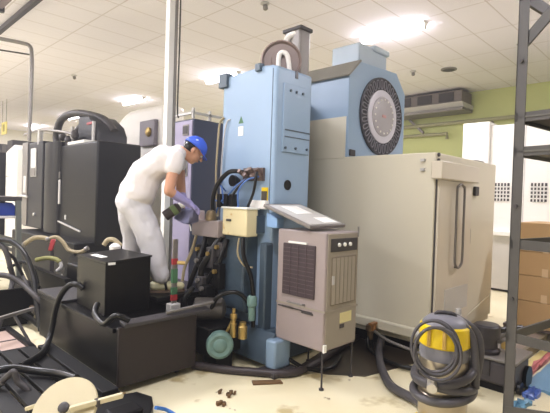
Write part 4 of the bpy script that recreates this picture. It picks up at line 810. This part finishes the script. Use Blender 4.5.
# grey drip gutter with coloured line and rags on the right floor
t = thing('grey_floor_gutter', (4.8, 1.15, 0), 'flat grey steel gutter on the floor behind the rack post', 'gutter')
obj('gutter', MB().box(4.6, 5.6, 1.31, 1.46, 0.0, 0.1), mat('warm_grey_steel', (140, 128, 118), 0.5), t, bevel=0.01)
obj('gutter_edge', MB().box(4.56, 5.6, 1.275, 1.308, 0.0, 0.11), mat('olive_edge', (124, 118, 98), 0.5), t)
tag(obj('floor_line', MB().box(4.3, 6.6, 1.2, 1.26, 0.0, 0.004), mat('line_yellow', (232, 216, 150), 0.6), base=(5.2, 0.9, 0)), 'pale yellow painted line strip beside the grey gutter', 'marking')
for i, (cx, cy, sx, sy, mm, lb) in enumerate(((4.62, 0.98, 0.5, 0.12, mat('plastic_blue', (112, 158, 192), 0.35), 'large light blue plastic sheet on the floor at the right edge'), (4.0, 1.0, 0.1, 0.04, mat('plastic_deep_blue', (84, 112, 184), 0.4), 'crumpled deep blue rag on the floor by the rack post'), (4.75, 1.15, 0.5, 0.025, mat('plastic_pink', (206, 124, 126), 0.45), 'long pink red plastic strip beside the blue sheet'), (3.72, 1.0, 0.09, 0.04, mat('plastic_teal', (90, 140, 170), 0.4), 'small teal rag on the floor nearest the bottom edge'))):
    mb = MB(); n = 7; vs = []; fs = []
    for a in range(n):
        for b in range(n):
            vs.append((cx+sx*(2*a/(n-1)-1)+random.uniform(-.02, .02), cy+sy*(2*b/(n-1)-1)+random.uniform(-.015, .015), 0.012+random.random()*0.035))
    for a in range(n-1):
        for b in range(n-1): fs.append((a*n+b, (a+1)*n+b, (a+1)*n+b+1, a*n+b+1))
    m0 = len(vs); vs += [(p[0], p[1], 0.0) for p in vs]
    fs += [tuple(m0+q for q in reversed(f)) for f in fs[:]]
    edge = [a*n for a in range(n)]+[(n-1)*n+b for b in range(1, n)]+[a*n+n-1 for a in range(n-2, -1, -1)]+[b for b in range(n-2, 0, -1)]
    fs += [(edge[k], edge[(k+1) % len(edge)], m0+edge[(k+1) % len(edge)], m0+edge[k]) for k in range(len(edge))]
    o = obj('plastic_rag', mb.add(vs, fs), mm, base=(cx, cy, 0)); tag(o, lb, 'rag')

# ------------------------------------------------------------------ cartons on pallet, white machine behind
pallet(6.12, 1.1, 0, 0.95, 1.3, 0.13, 'dark wooden pallet under the cardboard cartons', mat('dark_pallet_wood', (92, 80, 72), 0.7), 'wooden_pallet')
rows = ((0.13, 0.30), (0.43, 0.29), (0.72, 0.27), (0.99, 0.33))
lbs = (('bottom cardboard carton of the stack behind the rack, left column', 'second cardboard carton up in the left column of the stack', 'third cardboard carton up in the left column of the stack', 'topmost cardboard carton in the left column, its lid level with the white machine'),
       ('bottom cardboard carton at the right edge behind the rack', 'second cardboard carton up at the right edge of the photo', 'third cardboard carton up at the right edge of the photo', 'topmost cardboard carton at the right edge of the photo'))
for c in range(2):
    for k, (z, h) in enumerate(rows):
        ya = 1.64-c*0.62; t = thing('cardboard_carton', (5.95, ya-0.3, z), lbs[c][k], 'carton', 'stacked cardboard cartons')
        obj('box', MB().box(5.67, 6.5, ya-0.6, ya, z+0.002, z+h-0.003), M_CARD, t, bevel=0.006)
        obj('tape', MB().box(5.666, 5.672, ya-0.33, ya-0.27, z+0.002, z+0.09).box(5.67, 6.5, ya-0.33, ya-0.27, z+h-0.004, z+h-0.001), M_TAPE, t)
        obj('print_mark', MB().box(5.666, 5.671, ya-0.5, ya-0.44, z+0.1, z+0.16), mat('white_print', (232, 220, 196), 0.7), t)
WM = thing('white_machine', (8.5, 2.4, 0), 'white machine cabinet with dark square vents behind the enclosure', 'machine')
M_WM = mat('bright_white_enamel', (244, 242, 236), 0.45, var=0.02)
obj('tall_body', MB().box(8.40, 9.4, 2.95, 3.42, 0.05, 3.0), M_WM, WM, bevel=0.015)
wmb = obj('main_body', MB().box(8.47, 9.4, -0.4, 2.95, 0.05, 2.93), M_WM, WM, bevel=0.015)
for ya in (2.60, 2.02, 1.4):
    g = MB()
    for a in range(5):
        if a: g.box(8.45, 8.468, ya+a*0.052-0.018, ya+a*0.052, 1.585, 1.9)
    for b in range(1, 5): g.box(8.45, 8.469, ya, ya+0.242, 1.585+b*0.065-0.022, 1.585+b*0.065)
    vb_ = obj('vent_back', MB().box(8.462, 8.472, ya, ya+0.242, 1.585, 1.9), M_GREYD, wmb, smooth=False)
    obj('vent_grid', g, M_WM, vb_, smooth=False)
for ya in (2.45, 1.95, 1.3): obj('panel_seam', MB().box(8.464, 8.472, ya-0.08, ya-0.072, 0.9, 2.9), M_LGREY, wmb)
obj('ledge', MB().box(8.3, 8.47, -0.4, 3.3, 0.98, 1.06), M_WM, WM, bevel=0.01)
obj('lower_body', MB().box(8.36, 8.47, -0.4, 3.3, 0.05, 0.98), mat('pale_grey_base', (196, 192, 184), 0.5), WM)
obj('plinth', MB().box(8.45, 9.35, -0.35, 3.3, 0, 0.06), M_GREYD, WM)
hn = obj('cabinet_hinge', MB().cyl((8.44, 1.52, 1.2), (8.44, 1.52, 2.4), 0.05), M_GREY, WM)

# ------------------------------------------------------------------ steel rack in the right foreground
D = 2.2; rp = at(511.0, 206, D); rp.z = 0
A1 = Vector((math.cos(math.radians(-8.8)), math.sin(math.radians(-8.8)), 0)); B1 = Vector((A1.y, -A1.x, 0))    # B1 = towards the right of the camera
RK = thing('steel_rack', rp, 'grey steel shelving rack in the right foreground', 'rack')
LW, LD_ = 1.0, 0.6
tops = 2.7
for i, (a, b) in enumerate(((0, 0), (LD_, 0), (0, LW), (LD_, LW))):
    p = rp + A1*a + B1*b
    sa, sb = (1 if a == 0 else -1), (1 if b == 0 else -1)
    mb = MB(); mb.obox(p+ZU*(tops/2)+A1*0.003*sa+B1*0.024*sb, A1*0.003, B1*0.024, ZU*(tops/2)); mb.obox(p+ZU*(tops/2)+A1*0.024*sa+B1*0.003*sb, A1*0.024, B1*0.003, ZU*(tops/2))
    u = obj('upright', mb, M_RACK, RK, smooth=False)
    for zz in (0.35, 1.05, 1.5, 2.2):
        q = p + ZU*zz - A1*0.002*sa + B1*0.024*sb
        obj('bolt', MB().cyl(q, q-A1*0.008*sa, 0.009, n=8), M_GREYD, u)
for z in (0.86, 1.315, 1.765, 1.93):
    h = 0.045
    sh = obj('shelf', MB().obox(rp+A1*LD_/2+B1*LW/2+ZU*(z), A1*LD_/2, B1*LW/2, ZU*0.004) if z > 1.7 else MB().obox(rp+A1*(LD_-0.02)+B1*LW/2+ZU*z, A1*0.02, B1*LW/2, ZU*0.02), M_OLIVE, RK, smooth=False)
    obj('front_rail', MB().obox(rp+A1*0.01+B1*LW/2+ZU*z, A1*0.006, B1*LW/2, ZU*h/2), M_RACK, sh, smooth=False)
    obj('side_rail', MB().obox(rp+A1*LD_/2+B1*0.01+ZU*z, A1*LD_/2, B1*0.006, ZU*h/2), M_RACK, sh, smooth=False)
for z in (2.52,):
    obj('top_rail', MB().obox(rp+A1*0.012+B1*LW/2+ZU*z, A1*0.008, B1*LW/2, ZU*0.03), M_RACK, RK, smooth=False)
    obj('top_rail', MB().obox(rp+A1*LD_/2+B1*0.01+ZU*z, A1*LD_/2, B1*0.008, ZU*0.03), M_RACK, RK, smooth=False)
obj('corner_brace', MB().bar(rp+A1*0.012+B1*0.01+ZU*2.27, rp+A1*0.012+B1*0.24+ZU*2.5, 0.012, 0.05), M_RACK, RK)
obj('diagonal_brace', MB().bar(rp+A1*0.0+B1*0.5+ZU*0.62, rp+A1*0.0+B1*0.02+ZU*0.5, 0.01, 0.04), M_RACK, RK)
# bits on the upper shelf
t = thing('round_ring', rp+A1*0.4+B1*0.42+ZU*1.769, 'dark ring standing on the upper rack shelf at the right edge', 'ring')
c = rp+A1*0.4+B1*0.42+ZU*(1.769+0.06)
obj('ring', MB().tube([c+B1*(0.05*math.cos(a))+ZU*(0.05*math.sin(a)) for a in (2*math.pi*k/14 for k in range(14))], 0.01, 8, closed=True), M_GREYD, t)

# ------------------------------------------------------------------ the worker
PE = thing('person', Vector((2.3, 3.85, 0.6)), 'worker in white shirt, pale trousers and blue cap bending over the machine', 'person')
def L(p, q, t): return p + (q-p)*t
pelvR, pelvL = at(135, 203, 4.24), at(131, 201, 4.46)
kneeR, ankR = at(153, 246, 4.20), at(160, 280, 4.18)
kneeL, ankL = at(134, 240, 4.52), at(131, 272, 4.55)
ankR.z = 0.69; ankL.z = 0.69
spR, spL = at(147, 175, 4.25), at(145, 173, 4.43)
chR, chL = at(165, 160, 4.22), at(163, 158, 4.44)
shR, shL = at(176, 157, 4.16), at(178, 153, 4.5)
neck = at(182, 152, 4.34); head = at(193.5, 151, 4.36)
elR, wrR = at(169, 191, 4.08), at(188, 203, 4.2)
elL, wrL = at(181, 190, 4.52), at(184, 209, 4.42)
fwd = (RT*0.94 + FW*0.34).normalized()
latR = fwd.cross(ZU).normalized()               # towards the worker's right hand
hu = (ZU*0.78 + fwd*0.62).normalized(); hf = (fwd*0.78 - ZU*0.62).normalized(); hl = hf.cross(hu).normalized()
M_SKIN = mat('skin', (196, 146, 118), 0.5, var=0.05); M_SHIRT = mat('white_cotton', (222, 217, 216), 0.85, var=0.04, scale=14)
M_TROU = mat('pale_grey_cotton', (204, 203, 208), 0.85, var=0.05, scale=10)
M_CAP = mat('blue_cap_cloth', (52, 92, 210), 0.6); M_GLOVE = mat('lilac_glove', (152, 146, 196), 0.6)
def hand(mb, w, d, palmn, thumbside, g=0.0, curl=0.5):
    d = d.normalized(); palmn = (palmn - d*palmn.dot(d)).normalized(); s = d.cross(palmn).normalized()*thumbside
    k = w + d*0.075
    for a in (-0.03, -0.01, 0.01, 0.03): mb.capsule(w+d*0.01+s*a*0.6, k+s*a, 0.016+g, 0.012+g, 10)
    for a, l in ((0.033, 0.068), (0.011, 0.078), (-0.011, 0.072), (-0.032, 0.056)):
        p = k+s*a; q = p + (d*math.cos(curl*0.5)+palmn*math.sin(curl*0.5))*l*0.5; r_ = q + (d*math.cos(curl*1.5)+palmn*math.sin(curl*1.5))*l*0.32; t_ = r_ + (d*math.cos(curl*2.3)+palmn*math.sin(curl*2.3))*l*0.25
        mb.capsule(p, q, 0.0095+g, 0.009+g, 8); mb.capsule(q, r_, 0.009+g, 0.0082+g, 8); mb.capsule(r_, t_, 0.0082+g, 0.0072+g, 8)
    b = w + d*0.025 + s*0.03; c_ = b + (d*0.6+s*0.7+palmn*0.35).normalized()*0.035; e = c_ + (d*0.85+s*0.15+palmn*0.4).normalized()*0.03
    mb.capsule(b, c_, 0.013+g, 0.0105+g, 8); mb.capsule(c_, e, 0.0105+g, 0.0085+g, 8)
hdR = (fwd*0.85 + ZU*-0.45 + latR*-0.1).normalized(); hdL = (fwd*0.6 - ZU*0.75).normalized()
bd = MB()
bd.capsule(pelvR, pelvL, 0.12, 0.12); bd.capsule(pelvR, spR, 0.11, 0.1); bd.capsule(pelvL, spL, 0.11, 0.1)
bd.capsule(spR, chR, 0.1, 0.1); bd.capsule(spL, chL, 0.1, 0.1); bd.capsule(chR, chL, 0.1, 0.1); bd.capsule(spR, spL, 0.1, 0.1)
bd.capsule(chR, shR, 0.08, 0.055); bd.capsule(chL, shL, 0.08, 0.055); bd.capsule(shR, neck, 0.055, 0.05); bd.capsule(shL, neck, 0.055, 0.05)
bd.capsule(neck, head-hu*0.04-hf*0.03, 0.055, 0.052)
for a, b, c, e in ((pelvR, kneeR, ankR, latR), (pelvL, kneeL, ankL, -latR)):
    bd.capsule(a, b, 0.085, 0.055); bd.capsule(b, c, 0.055, 0.036)
    bd.capsule(c, c+Vector((0, 0, -0.05)), 0.036, 0.032); bd.capsule(c+Vector((0, 0, -0.055)), c+fwd*0.14+Vector((0, 0, -0.06)), 0.03, 0.024)
for s_, e_, w_, hd_, ts in ((shR, elR, wrR, hdR, -1), (shL, elL, wrL, hdL, 1)):
    bd.capsule(s_, e_, 0.06, 0.048); bd.capsule(e_, w_, 0.046, 0.03); bd.capsule(w_, w_+hd_*0.02, 0.028, 0.024)
    hand(bd, w_, hd_, -ZU if ts < 0 else -latR*0.5-ZU*0.3+fwd*0.2, ts)
# head
bd.ball(head+hu*0.025-hf*0.01, 0.1, 20, (0.98, 0.8, 1.0), (hf, hl, hu)); bd.ball(head-hu*0.03+hf*0.025, 0.075, 18, (0.95, 0.86, 1.05), (hf, hl, hu))
bd.ball(head-hu*0.085+hf*0.045, 0.036, 12, (1, 1, 0.8), (hf, hl, hu)); bd.capsule(head-hu*0.075-hf*0.02, head-hu*0.085+hf*0.045, 0.04, 0.034)
bd.capsule(head+hu*0.012+hf*0.098, head-hu*0.025+hf*0.118, 0.009, 0.014, 8)                 # nose
bd.capsule(head-hu*0.055+hf*0.092+hl*0.016, head-hu*0.055+hf*0.092-hl*0.016, 0.009, 0.009, 8)  # lips
for s_ in (-1, 1): bd.ball(head+hl*0.083*s_-hf*0.012-hu*0.012, 0.03, 12, (0.75, 0.35, 1.1), (hf, hl, hu)); bd.capsule(head+hu*0.022+hf*0.088+hl*0.045*s_, head+hu*0.025+hf*0.094+hl*0.018*s_, 0.01, 0.01, 8)
body = obj('body', bd, M_SKIN, PE); remesh(body, 0.007, 3)
for s_ in (-1, 1):
    ey = obj('eye', MB().ball(head+hu*0.004+hf*0.09+hl*0.031*s_, 0.011, 12), M_PAPER, PE)
    obj('iris', MB().ball(head+hu*0.002+hf*0.0985+hl*0.031*s_, 0.0055, 8), M_RUBBER, ey)
obj('mouth', MB().capsule(head-hu*0.055+hf*0.101+hl*0.018, head-hu*0.055+hf*0.101-hl*0.018, 0.0035, 0.0035, 8), mat('lip', (150, 84, 78), 0.5), PE)
hr = MB(); hr.ball(head+hu*0.018-hf*0.02, 0.1015, 20, (0.95, 0.82, 0.98), (hf, hl, hu)); hr.ball(head-hu*0.01-hf*0.062, 0.045, 14, (0.7, 1.1, 1), (hf, hl, hu))
obj('hair', MB().add([v for v in hr.v], [f for f in hr.f if sum(((hr.v[i]-head).dot(hf)) for i in f)/len(f) < -0.02 and sum(((hr.v[i]-head).dot(hu)) for i in f)/len(f) > -0.045]), M_RUBBER, PE)
# cap: crown and brim, button
cr = MB(); cr.ball(head+hu*0.03-hf*0.008, 0.115, 24, (1.02, 0.88, 1.0), (hf, hl, hu))
cr2 = MB().add(cr.v, [f for f in cr.f if sum((cr.v[i]-head).dot(hu) for i in f)/len(f) > 0.028])
cp_ = obj('cap', cr2, M_CAP, PE); sl = cp_.modifiers.new('thickness', 'SOLIDIFY'); sl.thickness = 0.004; sl.offset = 1
bv = MB(); vs = []; fs = []
for k in range(13):
    a = math.radians(-62+124*k/12); d_ = hf*math.cos(a)*1.0 + hl*math.sin(a)*0.88
    i_ = head+hu*0.032-hf*0.008+d_*0.110; o_ = head+hu*(0.018)+hf*(0.105+0.05*math.cos(math.radians(-90+180*k/12)))+hl*(math.sin(a)*0.095)
    vs += [i_, o_, i_-hu*0.006, o_-hu*0.006]
for k in range(12):
    a, b = 4*k, 4*k+4; fs += [(a, b, b+1, a+1), (a+2, a+3, b+3, b+2), (a+1, b+1, b+3, a+3), (a, a+2, b+2, b)]
fs += [(0, 1, 3, 2), (48, 50, 51, 49)]
obj('brim', bv.add(vs, fs), M_CAP, cp_)
obj('button', MB().ball(head+hu*0.147-hf*0.008, 0.01, 10), M_CAP, cp_)
obj('badge', MB().ball(head+hu*0.085+hl*0.082-hf*0.04, 0.02, 10, (1, 0.3, 0.7), (hf, hl, hu)), mat('pale_blue_badge', (186, 206, 240), 0.5), cp_, label='pale badge on the side of the cap')
# shirt
sh = MB()
hipR, hipL = L(pelvR, spR, 0.3), L(pelvL, spL, 0.3)
bk = (ZU*0.8-fwd*0.6)
sh.capsule(hipR, spR, 0.16, 0.145); sh.capsule(hipL, spL, 0.16, 0.145); sh.capsule(hipR, hipL, 0.16, 0.16); sh.capsule(spR, spL, 0.145, 0.145)
sh.capsule(spR, chR, 0.145, 0.128); sh.capsule(spL, chL, 0.145, 0.128); sh.capsule(chR, chL, 0.128, 0.128); sh.capsule(chR, shR, 0.11, 0.075); sh.capsule(chL, shL, 0.11, 0.075); sh.capsule(shR, neck-hu*0.02, 0.078, 0.066); sh.capsule(shL, neck-hu*0.02, 0.078, 0.066)
sh.capsule(L(pelvR, spR, 0.5)+bk*0.03, L(chR, chL, 0.5)+bk*0.035, 0.1, 0.09); sh.capsule(L(pelvL, spL, 0.5)+bk*0.03, L(chR, chL, 0.5)+bk*0.035, 0.1, 0.09)
for s_, e_ in ((shR, elR), (shL, elL)): sh.capsule(s_, L(s_, e_, 0.32), 0.085, 0.082)
st = obj('shirt', sh, M_SHIRT, PE); remesh(st, 0.012, 4)
tx = bpy.data.textures.new('cloth_folds', 'CLOUDS'); tx.noise_scale = 0.13
for o_ in (st,):
    dm_ = o_.modifiers.new('folds', 'DISPLACE'); dm_.texture = tx; dm_.strength = 0.03; dm_.mid_level = 0.5
# trousers
tr = MB()
tr.capsule(pelvR, pelvL, 0.148, 0.148); tr.capsule(pelvR, L(pelvR, spR, 0.25), 0.148, 0.145); tr.capsule(pelvL, L(pelvL, spL, 0.25), 0.148, 0.145)
for a, b, c in ((pelvR, kneeR, ankR), (pelvL, kneeL, ankL)):
    tr.capsule(a, b, 0.138, 0.112); tr.capsule(b, L(b, c, 0.55), 0.112, 0.105); tr.capsule(L(b, c, 0.55), c+ZU*0.07, 0.103, 0.085)
tro = obj('trousers', tr, M_TROU, PE); remesh(tro, 0.012, 4)
dm_ = tro.modifiers.new('folds', 'DISPLACE'); dm_.texture = tx; dm_.strength = 0.028; dm_.mid_level = 0.5
# shoes
for c in (ankR, ankL):
    f0 = Vector((c.x, c.y, 0.6)); sd_ = fwd.cross(ZU)
    so = MB(); out = []
    for k in range(20):
        a = 2*math.pi*k/20; ln = 0.168*math.cos(a); wd_ = 0.046*math.sin(a)*(1+0.18*math.cos(a)); out.append(f0+fwd*(0.065+ln)+sd_*wd_)
    so.add(out+[p+ZU*0.022 for p in out], [tuple(range(20)), tuple(range(39, 19, -1))]+[(i, (i+1) % 20, 20+(i+1) % 20, 20+i) for i in range(20)])
    s1 = MB(); s1.capsule(f0-fwd*0.05+ZU*0.06, f0+fwd*0.19+ZU*0.05, 0.048, 0.04); s1.capsule(f0-fwd*0.035+ZU*0.06, f0-fwd*0.0+ZU*0.1, 0.05, 0.048)
    shoe = obj('shoe', s1, mat('pale_olive_canvas', (198, 194, 158), 0.7), PE); remesh(shoe, 0.008, 3)
    obj('sole', so, mat('shoe_sole_brown', (116, 96, 78), 0.7), shoe)
    obj('shoe_strap', MB().tube([f0+fwd*0.055+sd_*0.05+ZU*0.03, f0+fwd*0.045+sd_*0.042+ZU*0.09, f0+fwd*0.045-sd_*0.042+ZU*0.09, f0+fwd*0.055-sd_*0.05+ZU*0.03], 0.012, 8), M_RUBBER, shoe)
# sleeve guards and gloves
for s_, e_, w_, hd_, ts in ((shR, elR, wrR, hdR, -1), (shL, elL, wrL, hdL, 1)):
    g = MB(); g.capsule(L(e_, w_, 0.3), w_+hd_*0.02, 0.045, 0.036); hand(g, w_, hd_, -ZU if ts < 0 else -latR*0.5-ZU*0.3+fwd*0.2, ts, 0.004)
    go = obj('glove', g, M_GLOVE, PE, label='long lilac glove'); remesh(go, 0.006, 2)
# spray bottle and cloth in the left hand
bt = at(177, 208, 4.28)
SB = thing('spray_bottle', bt, 'dark bottle with a green and white band held by the worker', 'bottle')
ax = (fwd*0.75+ZU*0.55).normalized()
obj('bottle', MB().lathe(bt-ax*0.14, ax, [(0, 0.045), (0.01, 0.05), (0.15, 0.05), (0.17, 0.03)], 18), mat('dark_bottle', (56, 46, 48), 0.3), SB)
obj('green_band', MB().lathe(bt-ax*0.06, ax, [(0, 0.051), (0.05, 0.051)], 18), mat('bottle_green', (110, 132, 88), 0.4), SB)
obj('cap', MB().lathe(bt+ax*0.03, ax, [(0, 0.03), (0.02, 0.034), (0.05, 0.034), (0.055, 0.02)], 16), M_PAPER, SB)
RG = thing('blue_grey_cloth', at(190, 214, 4.3), 'blue grey cleaning cloth hanging from the worker\'s hands', 'cloth')
cv = MB(); vs = []; fs = []; n = 8
for a in range(n):
    for b in range(n):
        u, v = a/(n-1), b/(n-1)
        p = at(182+16*u-8*v*(1-u), 208+2*u+15*v*(0.7+0.3*math.sin(3*u)), 4.32+0.05*math.sin(6*u+2*v)); vs.append(p)
for a in range(n-1):
    for b in range(n-1): fs.append((a*n+b, (a+1)*n+b, (a+1)*n+b+1, a*n+b+1))
o = obj('cloth', cv.add(vs, fs), mat('cloth_blue_grey', (120, 122, 156), 0.85), RG); sl = o.modifiers.new('thickness', 'SOLIDIFY'); sl.thickness = 0.008
obj('string', MB().tube([at(188, 220, 4.32), at(190, 226, 4.32), at(191, 231, 4.32)], 0.006, 8), M_PAPER, RG)
